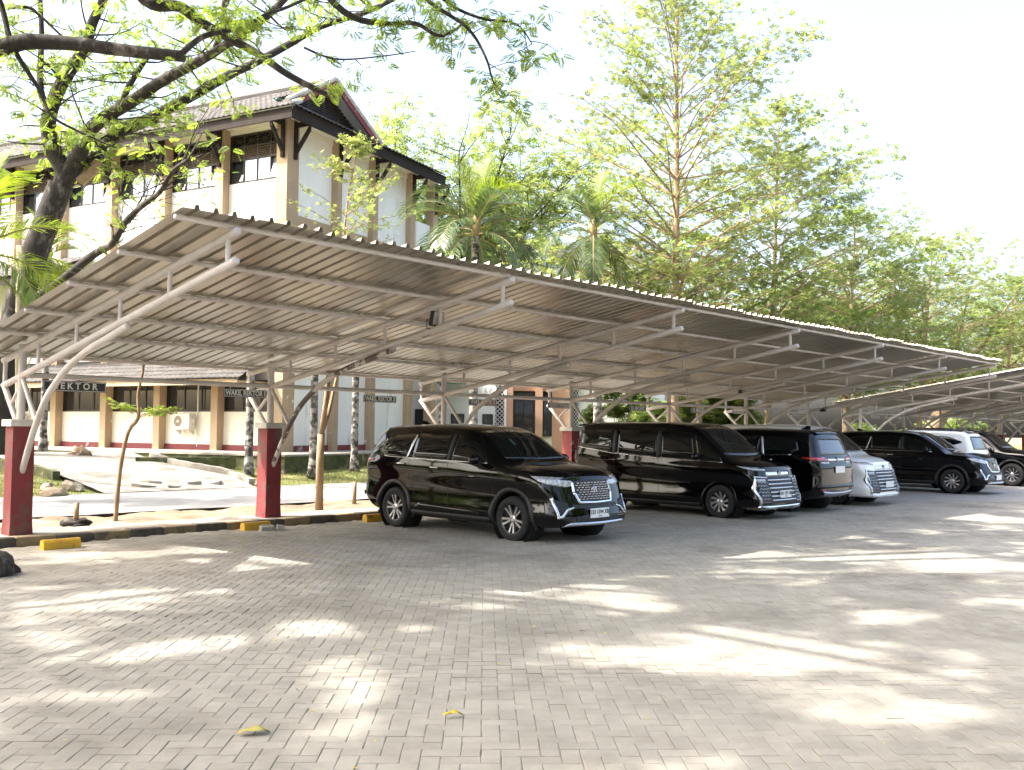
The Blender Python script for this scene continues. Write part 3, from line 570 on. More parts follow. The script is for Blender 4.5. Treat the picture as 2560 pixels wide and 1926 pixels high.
def arch_ring(B, root, cx, cz, r0, r1, m, off=.016):
    for sd in (-1, 1):
        V = []; F = []; n = 36; k = 0
        for i in range(n + 1):
            a = R(-18) + R(216) * i / n
            for r_, o_ in ((r0 - .012, -.05), (r0 - .004, off), (r1, off * .8), (r1 + .004, -.006)):
                x, z = cx + r_ * math.cos(a), cz + r_ * math.sin(a); loc, nr = B.hit((x, sd * 3, max(z, .25)), (0, -sd, 0)); y = loc.y if loc else sd * .88; V.append((x, y + sd * o_, z))
        for i in range(n):
            for j in range(3): F.append((i * 4 + j, i * 4 + j + 1, (i + 1) * 4 + j + 1, (i + 1) * 4 + j))
        MB().add(V, F).build('arch_trim', m, root, True)
def both(B, root, name, m, bot, top, off=.006, nu=14, nv=5):
    for sd in (-1, 1): B.strip(bot, top, 'side', off, nu, nv, sd).build(name, m, root, True)
def front_both(B, root, name, m, bot, top, off=.006, nu=10, nv=5, axis='front'):
    mb = B.strip(bot, top, axis, off, nu, nv); mb.build(name, m, root, True); mirror_mb(mb).build(name, m, root, True)
def mirror_part(B, root, m, x, z, dx=.0):
    for sd in (-1, 1):
        loc, nr = B.hit((x, sd * 3, z - .05), (0, -sd, 0)); y = loc.y
        V = []; F = []; n = 10
        for i, (t, sc) in enumerate(((0, .35), (.04, .85), (.10, 1), (.17, .95), (.22, .6))):
            for j in range(n): a = 2 * math.pi * j / n; V.append((x - .02 + .085 * math.cos(a) * sc + .02 * (t > .1), y + sd * (.03 + t), z + .075 * math.sin(a) * sc))
        for i in range(4):
            for j in range(n): F.append((i * n + j, i * n + (j + 1) % n, (i + 1) * n + (j + 1) % n, (i + 1) * n + j))
        F += [tuple(range(n)), tuple(4 * n + j for j in range(n))]
        o = MB().add(V, F).build('wing_mirror', m, root, True)
        MB().tube([(x, y - sd * .02, z - .07), (x, y + sd * .08, z - .03)], .025, 6).build('mirror_arm', M['blk'], o)
def plate(root, body, x, z, rear=False, y=0, tilt=0, small='02 28'):
    o = MB().box((-.006, -.215, -.07), (.006, .215, .07), .003).build('number_plate', M['plate'], root, False, (x, y, z), (0, tilt, math.pi if rear else 0))
    if body == '-': return
    text(body, .085, (.0072, 0, .014), (R(90), 0, R(90)), M['ink'], o, .92, .0015); text(small, .03, (.0072, 0, -.045), (R(90), 0, R(90)), M['ink'], o, 1, .0)
def emblem(B, root, z, s, axis='front'):
    sg = 1 if axis == 'front' else -1
    loc, nr = B.hit((sg * 6, 0, z), (-sg, 0, 0)); mb = MB()
    def ring(cy, cz, ry, rz, r):
        P = [(0, cy + ry * math.cos(a), cz + rz * math.sin(a)) for a in np.linspace(0, 2 * math.pi, 25)]; mb.tube(P, r, 6, False)
    ring(0, 0, s, s * .68, s * .10); ring(0, .10 * s, s * .30, s * .55, s * .08); ring(0, s * .30, s * .66, s * .27, s * .08)
    o = mb.build('emblem', M['chrome'], root, True, (loc.x + sg * .022, 0, z)); MB().lathe([(0, .002), (s * 1.15, 0), (s * 1.2, -.03)], 24, 'x').build('emblem_disc', M['rim_d'], o, True, (-.012 * sg, 0, 0), (0, 0, 0 if sg > 0 else math.pi))
def seam(B, root, pts, sd, w=.006):
    V = []; A = smooth_path([(p[0], p[1], 0) for p in pts], 8)
    P = []
    for x, z, _ in A:
        loc, nr = B.hit((x, sd * 3, z), (0, -sd, 0)); 
        if loc: P.append(np.array(loc) + np.array(nr) * .0005)
    MB().tube(P, w / 2, 4).build('door_seam', M['blk'], root)
def handle(B, root, x, z, m, sd, L_=.20):
    loc, nr = B.hit((x, sd * 3, z), (0, -sd, 0)); y = loc.y
    MB().tube([(x - L_ / 2, y + sd * .004, z), (x - L_ / 2 + .025, y + sd * .035, z + .004), (x + L_ / 2 - .025, y + sd * .035, z + .002), (x + L_ / 2, y + sd * .004, z)], [.012, .014, .014, .012], 8).build('door_handle', m, root, True)

def car_mpv(label, loc, rz, paint, plate_f=None, plate_r=None, group=None, rimk='mpv'):
    root = thing('parked_car', label, 'car', loc, rz, group)
    B = Body([(-2.38, .40, .80, .72, .885, 1.21, .85, 1.66, .60), (-2.2, .31, .84, .70, .915, 1.215, .885, 1.725, .625), (-1.6, .23, .86, .70, .925, 1.20, .905, 1.77, .65), (-.6, .21, .86, .70, .925, 1.17, .91, 1.79, .66), (.15, .21, .86, .70, .925, 1.15, .91, 1.755, .655), (.48, .21, .86, .70, .925, 1.14, .905, 1.67, .66), (.9, .21, .86, .70, .925, 1.125, .90, 1.43, .69), (1.22, .21, .86, .70, .925, 1.11, .895, 1.225, .735), (1.32, .21, .86, .70, .925, 1.105, .89, 1.185, .75), (1.8, .22, .86, .70, .92, 1.07, .875, 1.145, .755), (2.15, .24, .85, .68, .905, 1.01, .85, 1.085, .735), (2.38, .27, .80, .65, .86, .92, .80, 1.00, .67)], arch=((1.43, .345, .415), (-1.42, .345, .415)))
    body = B.shell(root, paint); g = M['glass']
    # side glass
    both(B, root, 'front_door_window', g, [(.03, 1.185), (.86, 1.175)], [(.03, 1.60), (.16, 1.60), (.55, 1.47), (.84, 1.25)], .005)
    both(B, root, 'rear_door_window', g, [(-.93, 1.205), (-.05, 1.19)], [(-.93, 1.615), (-.05, 1.605)], .005)
    both(B, root, 'quarter_window', g, [(-1.88, 1.32), (-1.70, 1.235), (-1.02, 1.21)], [(-1.80, 1.50), (-1.55, 1.575), (-.98, 1.61)], .005)
    both(B, root, 'window_trim', M['chrome'], [(-1.72, 1.216), (-1.0, 1.190), (.88, 1.160)], [(-1.72, 1.228), (-1.0, 1.202), (.88, 1.172)], .008, 30, 2)
    both(B, root, 'quarter_trim', M['chrome'], [(-1.09, 1.21), (-.985, 1.60)], [(-1.05, 1.21), (-.945, 1.60)], .009, 12, 2)
    both(B, root, 'pillar_trim', M['blk'], [(-.05, 1.185), (-.05, 1.62)], [(.03, 1.185), (.03, 1.62)], .006, 8, 2)
    B.strip([(-.69, 1.245), (0, 1.23), (.69, 1.245)], [(-.57, 1.665), (0, 1.70), (.57, 1.665)], 'front', .005, 18, 12).build('windscreen', g, root, True)
    B.strip([(-.66, 1.22), (.66, 1.22)], [(-.54, 1.56), (.54, 1.56)], 'rear', .006, 16, 8).build('rear_window', M['glass_b'], root, True)
    B.strip([(-.27, 1.45), (-.22, 1.45)], [(-.26, 1.54), (-.21, 1.54)], 'front', .007, 4, 4).build('windscreen_sticker', M['green_d'], root)
    # spoiler and antenna
    zr_ = B.hit((-1.75, 0, 4), (0, 0, -1))[0].z; MB().prism([(-1.70, zr_ - .012), (-2.08, zr_ - .055), (-2.10, zr_ - .085), (-1.75, zr_ - .075)], -.50, .50).build('spoiler', paint, root)
    MB().prism([(-1.72, 1.765), (-1.50, 1.775), (-1.66, 1.84), (-1.72, 1.845)], -.018, .018).build('antenna_fin', paint, root)
    # arches, sills
    for cx in (1.43, -1.42): arch_ring(B, root, cx, .345, .415, .475, M['blk'])
    both(B, root, 'sill_trim', M['blk'], [(-.95, .25), (.95, .25)], [(-.95, .33), (.95, .33)], .02, 20, 3)
    both(B, root, 'door_trim', M['paint_k'], [(-.85, .385), (.80, .37)], [(-.72, .46), (.5, .42)], .02, 20, 3)
    for sd in (-1, 1):
        handle(B, root, -.33, 1.06, M['chrome'], sd); handle(B, root, -1.20, 1.10, M['chrome'], sd)
        seam(B, root, [(-.02, 1.17), (-.03, .7), (-.02, .35)], sd); seam(B, root, [(-1.0, 1.18), (-1.02, .9), (-.88, .6), (-.85, .35)], sd); seam(B, root, [(.98, 1.10), (1.0, .8), (.96, .35)], sd)
        B.strip([(.50, .948), (.62, .950)], [(.50, .960), (.62, .962)], 'side', .006, 4, 2, sd).build('side_badge', M['chrome'], root)
    mirror_part(B, root, paint, .76, 1.22)
    # front
    front_both(B, root, 'headlight', M['lamp_w'], [(.42, .865), (.55, .845), (.79, .88)], [(.42, .935), (.6, .95), (.80, .985)], .008, 12, 5)
    both(B, root, 'headlight_side', M['lamp_w'], [(1.98, .935), (2.10, .89), (2.2, .875)], [(1.82, 1.01), (2.0, 1.0), (2.16, .985)], .008, 8, 4)
    B.strip([(-.36, .635), (.36, .635)], [(-.40, .935), (.40, .935)], 'front', .006, 20, 8).build('grille', M['blk'], root)
    mb = MB()
    for r_ in range(8):
        for c_ in range(9 if r_ % 2 else 10):
            yy = -.351 + c_ * .078 + (.039 if r_ % 2 else 0); z0 = .665 + r_ * .034
            loc_, nr = B.hit((6, yy, z0), (-1, 0, 0)); mb.box((loc_.x + .006, yy - .027, z0 - .0055), (loc_.x + .016, yy + .027, z0 + .0055))
    mb.build('grille_mesh', M['silver'], root)
    B.strip([(-.45, .76), (-.38, .60), (0, .59), (.38, .60), (.45, .76)], [(-.41, .77), (-.355, .636), (0, .625), (.355, .636), (.41, .77)], 'front', .022, 40, 3).build('grille_surround', M['chrome'], root, True)
    front_both(B, root, 'grille_edge', M['chrome'], [(.45, .76), (.43, .92)], [(.41, .77), (.405, .92)], .016, 8, 2)
    emblem(B, root, .80, .06)
    B.strip([(-.52, .535), (.52, .535)], [(-.52, .59), (.52, .59)], 'front', .004, 20, 3).build('bumper_slot', M['blk'], root)
    front_both(B, root, 'fog_recess', M['blk'], [(.56, .44), (.80, .44)], [(.60, .62), (.815, .68)], .006, 10, 6)
    front_both(B, root, 'fog_trim', M['chrome'], [(.805, .40), (.835, .70)], [(.775, .44), (.805, .70)], .014, 10, 2)
    front_both(B, root, 'fog_trim_lower', M['chrome'], [(.50, .535), (.62, .50), (.72, .40), (.81, .395)], [(.50, .555), (.63, .535), (.74, .437), (.80, .437)], .014, 16, 3)
    B.strip([(-.50, .34), (.50, .34)], [(-.48, .42), (.48, .42)], 'front', .004, 20, 3).build('lower_grille', M['blk'], root)
    B.strip([(-.72, .285), (0, .275), (.72, .285)], [(-.60, .33), (0, .325), (.60, .33)], 'front', .02, 24, 3).build('skid_plate', M['silver'], root, True)
    if plate_f: lo, nr = B.hit((6, 0, .455), (-1, 0, 0)); plate(root, plate_f, lo.x + .02, .455)
    # rear
    front_both(B, root, 'tail_light', M['lamp_r'], [(.42, 1.09), (.86, 1.10)], [(.42, 1.145), (.60, 1.165), (.86, 1.175)], .012, 12, 4, 'rear')
    both(B, root, 'tail_light_side', M['lamp_r'], [(-2.30, 1.10), (-1.98, 1.145)], [(-2.28, 1.175), (-1.98, 1.17)], .012, 10, 3)
    B.strip([(-.40, 1.09), (.40, 1.09)], [(-.40, 1.145), (.40, 1.145)], 'rear', .014, 14, 3).build('tailgate_trim', M['chrome'], root, True)
    front_both(B, root, 'reverse_light', M['lamp_w'], [(.42, 1.03), (.70, 1.04)], [(.42, 1.075), (.70, 1.075)], .01, 8, 3, 'rear')
    B.strip([(-.86, .52), (.86, .52)], [(-.86, .585), (.86, .585)], 'rear', .03, 24, 3).build('rear_bumper_ledge', paint, root, True)
    B.strip([(-.62, .37), (-.3, .34), (.3, .34), (.62, .37)], [(-.70, .46), (-.32, .43), (.32, .43), (.70, .46)], 'rear', .02, 24, 4).build('rear_skid_plate', M['silver'], root, True)
    front_both(B, root, 'reflector', M['lamp_r'], [(.62, .48), (.78, .48)], [(.62, .50), (.78, .50)], .022, 6, 2, 'rear')
    emblem(B, root, 1.115, .05, 'rear')
    if plate_r: lo, nr = B.hit((-6, 0, .91), (1, 0, 0)); plate(root, plate_r, lo.x - .02, .91, True)
    add_wheels(root, (1.43, -1.42), .905, .345, .225, .235, rimk)
    return root

def car_van(label, loc, rz, paint, plate_f=None, group=None, chrome_hood=True):
    root = thing('parked_van', label, 'van', loc, rz, group)
    B = Body([(-2.34, .36, .80, .72, .855, 1.30, .83, 1.83, .70), (-2.1, .27, .83, .70, .865, 1.29, .85, 1.875, .72), (-1.4, .20, .84, .70, .868, 1.21, .855, 1.895, .725), (-.3, .19, .84, .70, .868, 1.14, .855, 1.895, .725), (.55, .19, .84, .70, .868, 1.10, .85, 1.86, .72), (.85, .19, .84, .70, .868, 1.09, .85, 1.77, .72), (1.25, .19, .84, .70, .866, 1.08, .845, 1.48, .735), (1.60, .20, .84, .70, .862, 1.07, .84, 1.21, .755), (1.70, .20, .84, .70, .86, 1.065, .835, 1.17, .76), (2.05, .21, .835, .68, .855, 1.03, .82, 1.11, .75), (2.34, .22, .80, .66, .83, .95, .79, 1.02, .71)], bow_f=.13, bow_r=.05, rake_f=.13, rake_r=.10, arch=((1.41, .33, .375), (-1.44, .33, .375)))
    B.shell(root, paint); g = M['glass']
    both(B, root, 'front_quarter_window', g, [(.93, 1.115), (1.46, 1.13)], [(.80, 1.63), (.86, 1.63), (1.40, 1.21)], .005)
    both(B, root, 'front_door_window', g, [(.02, 1.15), (.86, 1.125)], [(.02, 1.70), (.60, 1.69), (.74, 1.64)], .005)
    both(B, root, 'sliding_door_window', g, [(-1.12, 1.225), (-.08, 1.155)], [(-1.12, 1.71), (-.08, 1.705)], .005)
    both(B, root, 'rear_quarter_window', g, [(-2.18, 1.35), (-1.22, 1.235)], [(-2.12, 1.70), (-1.22, 1.71)], .005)
    both(B, root, 'pillar_trim', M['blk'], [(-.08, 1.15), (-.08, 1.71)], [(.02, 1.15), (.02, 1.71)], .006, 8, 2)
    both(B, root, 'rear_pillar_trim', M['blk'], [(-1.22, 1.225), (-1.22, 1.71)], [(-1.12, 1.225), (-1.12, 1.71)], .006, 8, 2)
    both(B, root, 'belt_trim', M['chrome'], [(-2.2, 1.335), (-1.3, 1.215), (-1.1, 1.20), (0, 1.13), (1.48, 1.09)], [(-2.2, 1.347), (-1.3, 1.227), (-1.1, 1.212), (0, 1.142), (1.48, 1.102)], .008, 40, 2)
    B.strip([(-.72, 1.24), (0, 1.225), (.72, 1.24)], [(-.63, 1.76), (0, 1.80), (.63, 1.76)], 'front', .005, 18, 12).build('windscreen', g, root, True)
    B.strip([(-.70, 1.32), (.70, 1.32)], [(-.62, 1.72), (.62, 1.72)], 'rear', .006, 14, 8).build('rear_window', M['glass_b'], root, True)
    zr_ = B.hit((-2.0, 0, 4), (0, 0, -1))[0].z; MB().prism([(-1.9, zr_ - .012), (-2.36, zr_ - .05), (-2.38, zr_ - .085), (-1.95, zr_ - .07)], -.60, .60).build('spoiler', paint, root)
    for cx in (1.41, -1.44): arch_ring(B, root, cx, .33, .375, .40, paint, .006)
    for sd in (-1, 1):
        handle(B, root, -.20, 1.03, paint, sd); handle(B, root, -.42, 1.03, paint, sd); seam(B, root, [(-.03, 1.13), (-.03, .7), (-.02, .25)], sd); seam(B, root, [(-1.17, 1.19), (-1.17, .75), (-1.1, .5), (-1.02, .28)], sd)
        B.strip([(-2.2, 1.08), (-1.2, 1.06)], [(-2.2, 1.092), (-1.2, 1.072)], 'side', .004, 12, 2, sd).build('slide_rail', M['blk'], root)
        B.strip([(-1.3, 1.07), (-1.14, 1.07)], [(-1.3, 1.09), (-1.14, 1.09)], 'side', .012, 4, 2, sd).build('side_badge', M['chrome'], root)
    both(B, root, 'sill_trim', M['blk'], [(-1.0, .23), (.98, .23)], [(-1.0, .275), (.98, .275)], .012, 16, 3)
    mirror_part(B, root, paint, .98, 1.20)
    front_both(B, root, 'headlight', M['lamp_w'], [(.46, .945), (.76, .96)], [(.46, .975), (.76, 1.005)], .008, 12, 3)
    both(B, root, 'headlight_side', M['lamp_w'], [(1.95, .99), (2.12, .96)], [(1.78, 1.035), (2.12, 1.005)], .008, 8, 3)
    B.strip([(-.46, .84), (.46, .84)], [(-.44, .935), (.44, .935)], 'front', .008, 18, 3).build('upper_grille_panel', M['chrome'] if chrome_hood else paint, root, True)
    B.strip([(-.52, .33), (.52, .33)], [(-.46, .825), (.46, .825)], 'front', .004, 18, 8).build('grille', M['blk'], root)
    for k in range(6): B.strip([(-.46, .37 + k * .076), (.46, .37 + k * .076)], [(-.46, .40 + k * .076), (.46, .40 + k * .076)], 'front', .022, 18, 2).build('grille_bar', M['silver'], root, True)
    front_both(B, root, 'corner_grille', M['blk'], [(.49, .30), (.77, .32)], [(.46, .80), (.79, .82)], .006, 8, 8)
    mb = MB()
    for rw in range(7):
        for cc in range(3):
            yy = .50 + cc * .088 + (.03 if rw % 2 else 0); z0 = .34 + rw * .062; P = []
            for t in np.linspace(0, 1, 7):
                y_ = yy + t * .085; z_ = z0 + .030 * math.sin(math.pi * t); lo, nr = B.hit((6, min(y_, .80), z_), (-1, 0, 0)); P.append((lo.x + .014, y_, z_))
            mb.tube(P, .006, 5)
    mb.build('corner_lattice', M['silver'], root); mirror_mb(mb).build('corner_lattice', M['silver'], root)
    front_both(B, root, 'main_lamp', M['lamp_w'], [(.53, .745), (.76, .745)], [(.53, .79), (.765, .795)], .012, 6, 3)
    front_both(B, root, 'corner_trim', M['chrome'], [(.785, .29), (.815, .55), (.80, .83)], [(.755, .30), (.785, .55), (.775, .83)], .014, 12, 2)
    front_both(B, root, 'corner_trim_top', M['chrome'], [(.47, .805), (.80, .825)], [(.45, .822), (.80, .848)], .014, 10, 2)
    B.strip([(-.80, .225), (0, .215), (.80, .225)], [(-.78, .29), (0, .285), (.78, .29)], 'front', .02, 24, 3).build('bumper_trim', M['chrome'] if chrome_hood else paint, root, True)
    emblem(B, root, .888, .05)
    if plate_f: lo, nr = B.hit((6, 0, .50), (-1, 0, 0)); plate(root, plate_f, lo.x + .035, .50)
    front_both(B, root, 'tail_light', M['lamp_r'], [(.70, 1.0), (.83, 1.0)], [(.66, 1.50), (.78, 1.50)], .01, 6, 8, 'rear')
    add_wheels(root, (1.41, -1.44), .855, .33, .205, .215, 'van')
    return root

def car_suv(label, loc, rz, paint, roof=None, plate_r=None, plate_f=None):
    root = thing('parked_car', label, 'car', loc, rz)
    B = Body([(-2.38, .42, .80, .78, .885, 1.16, .85, 1.70, .60), (-2.2, .36, .84, .76, .915, 1.165, .885, 1.77, .63), (-1.5, .30, .86, .76, .925, 1.14, .905, 1.82, .66), (-.5, .28, .86, .76, .925, 1.10, .905, 1.835, .665), (.25, .28, .86, .76, .925, 1.09, .905, 1.80, .66), (.55, .28, .86, .76, .925, 1.085, .90, 1.69, .665), (.9, .28, .86, .76, .925, 1.08, .90, 1.42, .70), (1.15, .28, .86, .76, .925, 1.075, .895, 1.24, .735), (1.25, .28, .86, .76, .925, 1.07, .89, 1.195, .75), (1.8, .29, .86, .74, .92, 1.04, .88, 1.15, .75), (2.15, .31, .85, .72, .905, .99, .85, 1.09, .72), (2.40, .34, .80, .68, .86, .90, .80, 1.00, .66)], arch=((1.42, .37, .44), (-1.38, .37, .44)), zr=1.0)
    B.shell(root, paint); g = M['glass']
    both(B, root, 'front_door_window', g, [(.05, 1.12), (.90, 1.13)], [(.05, 1.64), (.2, 1.64), (.56, 1.50), (.88, 1.19)], .005)
    both(B, root, 'rear_door_window', g, [(-.9, 1.15), (-.03, 1.125)], [(-.9, 1.66), (-.03, 1.65)], .005)
    both(B, root, 'quarter_window', g, [(-1.98, 1.42), (-1.3, 1.22), (-1.0, 1.19)], [(-1.98, 1.45), (-1.6, 1.60), (-.98, 1.655)], .005)
    B.strip([(-.70, 1.25), (.70, 1.25)], [(-.57, 1.70), (0, 1.735), (.57, 1.70)], 'front', .005, 16, 10).build('windscreen', g, root, True)
    B.strip([(-.66, 1.20), (.66, 1.20)], [(-.54, 1.62), (.54, 1.62)], 'rear', .006, 16, 8).build('rear_window', M['glass_b'], root, True)
    if roof:
        V = []; F = []
        for i, x in enumerate(np.linspace(-1.9, .25, 16)):
            for j, y in enumerate(np.linspace(-.60, .60, 11)):
                lo, nr = B.hit((x, y, 4), (0, 0, -1)); V.append((lo.x, lo.y, lo.z + .006))
        F = [(i * 11 + j, (i + 1) * 11 + j, (i + 1) * 11 + j + 1, i * 11 + j + 1) for i in range(15) for j in range(10)]
        MB().add(V, F).build('roof_panel', roof, root, True)
    for sd in (-1, 1):
        MB().tube([(-1.6, sd * .61, 1.80), (-1.5, sd * .61, 1.86), (-.2, sd * .62, 1.88), (.15, sd * .61, 1.82)], .016, 6).build('roof_rail', M['blk'], root)
        handle(B, root, -.35, 1.0, M['chrome'], sd); handle(B, root, -1.2, 1.02, M['chrome'], sd); seam(B, root, [(-.01, 1.1), (-.02, .7), (-.01, .4)], sd)
    zr_ = B.hit((-1.75, 0, 4), (0, 0, -1))[0].z; MB().prism([(-1.70, zr_ - .012), (-2.08, zr_ - .055), (-2.10, zr_ - .085), (-1.75, zr_ - .075)], -.50, .50).build('spoiler', roof or paint, root)
    for cx in (1.42, -1.38): arch_ring(B, root, cx, .37, .44, .49, M['blk'])
    both(B, root, 'sill_trim', M['blk'], [(-.9, .32), (.92, .32)], [(-.9, .40), (.92, .40)], .02, 16, 3)
    mirror_part(B, root, paint, .80, 1.18)
    front_both(B, root, 'headlight', M['lamp_w'], [(.42, .84), (.80, .86)], [(.42, .92), (.80, .96)], .008, 10, 4)
    both(B, root, 'headlight_side', M['lamp_w'], [(1.95, .90), (2.18, .86)], [(1.88, .965), (2.14, .95)], .008, 8, 3)
    B.strip([(-.40, .62), (.40, .62)], [(-.42, .91), (.42, .91)], 'front', .006, 16, 6).build('grille', M['blk'], root)
    for k in range(3): B.strip([(-.38, .68 + k * .075), (.38, .68 + k * .075)], [(-.38, .705 + k * .075), (.38, .705 + k * .075)], 'front', .016, 14, 2).build('grille_bar', M['chrome'], root)
    front_both(B, root, 'fog_recess', M['chrome'], [(.55, .50), (.80, .50)], [(.60, .62), (.81, .66)], .008, 8, 4)
    B.strip([(-.6, .37), (.6, .37)], [(-.55, .46), (.55, .46)], 'front', .01, 16, 3).build('lower_grille', M['blk'], root)
    front_both(B, root, 'tail_light', M['lamp_r'], [(.45, 1.02), (.87, 1.02)], [(.45, 1.07), (.87, 1.12)], .012, 10, 4, 'rear')
    both(B, root, 'tail_light_side', M['lamp_r'], [(-2.3, 1.03), (-2.0, 1.06)], [(-2.28, 1.11), (-2.0, 1.10)], .012, 8, 3)
    B.strip([(-.44, 1.02), (.44, 1.02)], [(-.44, 1.06), (.44, 1.06)], 'rear', .014, 12, 2).build('tailgate_trim', M['chrome'], root, True)
    B.strip([(-.7, .42), (.7, .42)], [(-.72, .56), (.72, .56)], 'rear', .02, 16, 3).build('rear_bumper_trim', M['blk'], root, True)
    if plate_r: lo, nr = B.hit((-6, 0, .85), (1, 0, 0)); plate(root, plate_r, lo.x - .02, .85, True)
    if plate_f: lo, nr = B.hit((6, 0, .55), (-1, 0, 0)); plate(root, plate_f, lo.x + .02, .55)
    add_wheels(root, (1.42, -1.38), .91, .37, .24, .235, 'van')
    return root
FR, BK = R(-90), R(90)
# near wheel lines: x of the side towards the camera, y of the axle nearest the lot
car_mpv('black family car with chrome grille surround and number plate DD 1594 XBJ', (10.55 + .905, 9.92 + 1.43, 0), FR - R(1.2), M['paint_k'], 'DD 1594 XBJ')
car_van('tall black van with chrome hood strip and barred grille', (16.34 + .855, 9.82 + 1.41, 0), FR - R(.6), M['paint_k'], 'DD 1293 XBJ')
car_mpv('black car parked tail out between the black van and the white van', (19.70, 11.28, 0), BK, M['paint_k'], None, '-')
car_van('white van with silver lattice grille corners', (22.40, 11.28, 0), FR, M['paint_w'], '-', None, False)
car_mpv('black family car past the white van showing its bright ten spoke wheel', (28.6 + .905, 9.57 + 1.43, 0), FR, M['paint_k'], '-', None, None, 'van')
car_suv('white car with black roof parked tail out', (31.2 + .91, 9.75 + 2.38, 0), BK, M['paint_w'], M['paint_k'], '-')
car_suv('dark car at the far end of the parked row facing the lot', (34.4 + .91, 9.6 + 1.42, 0), FR, M['paint_k'], None, None, '-')
# ------------------------------------------------------------------ tall building
bld = thing('tall_building', 'three storey cream building with tan columns, brown eaves and tiled hip and gable roof', 'building', BC, BA)
def bx(name, a, b, m, par=None, bev=0): return MB().box(a, b, bev).build(name, m, par or bld)
colY = [2.62 + 2.8 * k for k in range(9)]; YE = colY[-1] + .31
bays = [(.20, 2.62)] + [(colY[k] + .31, colY[k + 1]) for k in range(8)]
# long side wall with real openings, one wall panel per bay and level
for (y0, y1) in bays:
    for (z0, z1, m_) in ((-.3, .17, 'maroon'), (.17, 1.33, 'cream'), (2.42, 9.38, 'white_w'), (11.15, 11.42, 'cream')):
        bx('wall_panel', (0 if m_ != 'maroon' else -.04, y0 - .1, z0), (.2, y1 + .1, z1), M[m_])
bx('dark_core', (.9, .3, -.3), (7.9, YE, 11.3), M['dark'])  # near-black block paints the unlit inside of the building
for y in colY: bx('column', (-.32, y, -.3), (0.02, y + .31, 11.42), M['tan'])
bx('column', (-.32, -.27, -.3), (.29, .20, 11.42), M['tan'])
# gable side
bx('gable_wall', (.28, 0, .17), (8.0, .25, 11.42), M['white_w'])
bx('gable_band', (.29, -.05, 7.5), (8.0, .0, 8.15), M['tan']); bx('gable_band', (.29, -.05, 11.1), (8.0, .0, 11.42), M['cream']); bx('gable_base', (.29, -.06, -.3), (8.2, .2, .17), M['maroon']); bx('gable_band', (.29, -.05, 3.6), (8.0, 0, 4.2), M['tan'])
for x in (2.43, 4.71, 7.33): bx('column', (x, -.27, -.3), (x + .29, .02, 11.42), M['tan'])
bx('column', (9.03, -.27, -.3), (9.4, .1, 11.42), M['tan']); bx('balcony_parapet', (8.0, -.1, 7.9), (9.03, .05, 9.45), M['white_w']); bx('balcony_slab', (7.95, -.08, 7.5), (9.4, 3, 7.88), M['tan']); bx('balcony_back', (8.0, 2.9, 0), (9.4, 3.1, 7.4), M['white_w'])
# upper windows
def window(y0, y1, z0, z1, upper, k):
    n = 4 if upper else 3; w = (y1 - y0); X = .10; fw = .045; mb = MB()
    mb.box((X - .04, y0, z0), (X + .04, y1, z0 + .06)); mb.box((X - .04, y0, z1 - .06), (X + .04, y1, z1)); zg = z0 + .80 if upper else z1 - .06
    if upper: mb.box((X - .04, y0, zg), (X + .04, y1, zg + .06)); mb.box((X - .04, y0, zg + .46), (X + .04, y1, zg + .51))
    for i in range(n + 1):
        y = y0 + w * i / n; mb.box((X - .035, max(y0, y - fw / 2), z0 + .061), (X + .035, min(y1, y + fw / 2), z1 - .061))
    fr_ = mb.build('window', M['wframe'], bld)
    for i in range(n):
        a, b = y0 + w * i / n + fw / 2, y0 + w * (i + 1) / n - fw / 2
        opened = upper and i in (0, 3)
        p = MB().box((-.006, a - (a + b) / 2, 0), (.006, b - (a + b) / 2, zg - z0 - .06)).build('pane', M['wglass_sky'] if upper and not (i == 3) else M['wglass'], fr_, False, (X, (a + b) / 2, z0 + .06))
        if opened: p.location.x -= .12; p.rotation_euler = (0, R(11) , 0); p.location.x += .06
        if upper:
            q = MB()
            for s in range(6): z = zg + .085 + s * .063; q.add([(X - .03, a, z), (X - .03, b, z), (X + .03, b, z + .045), (X + .03, a, z + .045), (X - .03, a, z + .012), (X - .03, b, z + .012), (X + .03, b, z + .057), (X + .03, a, z + .057)], [(0, 1, 2, 3), (7, 6, 5, 4), (0, 4, 5, 1), (2, 6, 7, 3)])
            q.build('louvre', M['slat'], fr_)
            q = MB(); za, zb = zg + .52, z1 - .065; mid = (a + b) / 2
            for (u, v) in (((a, za), (b, zb)), ((a, zb), (b, za)), ((mid, za), (mid, zb)), ((a, (za + zb) / 2), (b, (za + zb) / 2))): q.tube([(X, u[0], u[1]), (X, v[0], v[1])], .016, 4)
            q.build('transom_lattice', M['wframe'], fr_)
for k, (y0, y1) in enumerate(bays):
    window(y0, y1, 9.40, 11.14, True, k); window(y0, y1, 1.35, 2.41, False, k)
bx('dark_backing', (.45, .3, 9.0), (.5, YE, 11.3), M['dark']); bx('dark_backing', (.45, .3, .6), (.5, YE, 2.6), M['dark'])  # near-black sheets paint the darkness of the rooms behind the panes
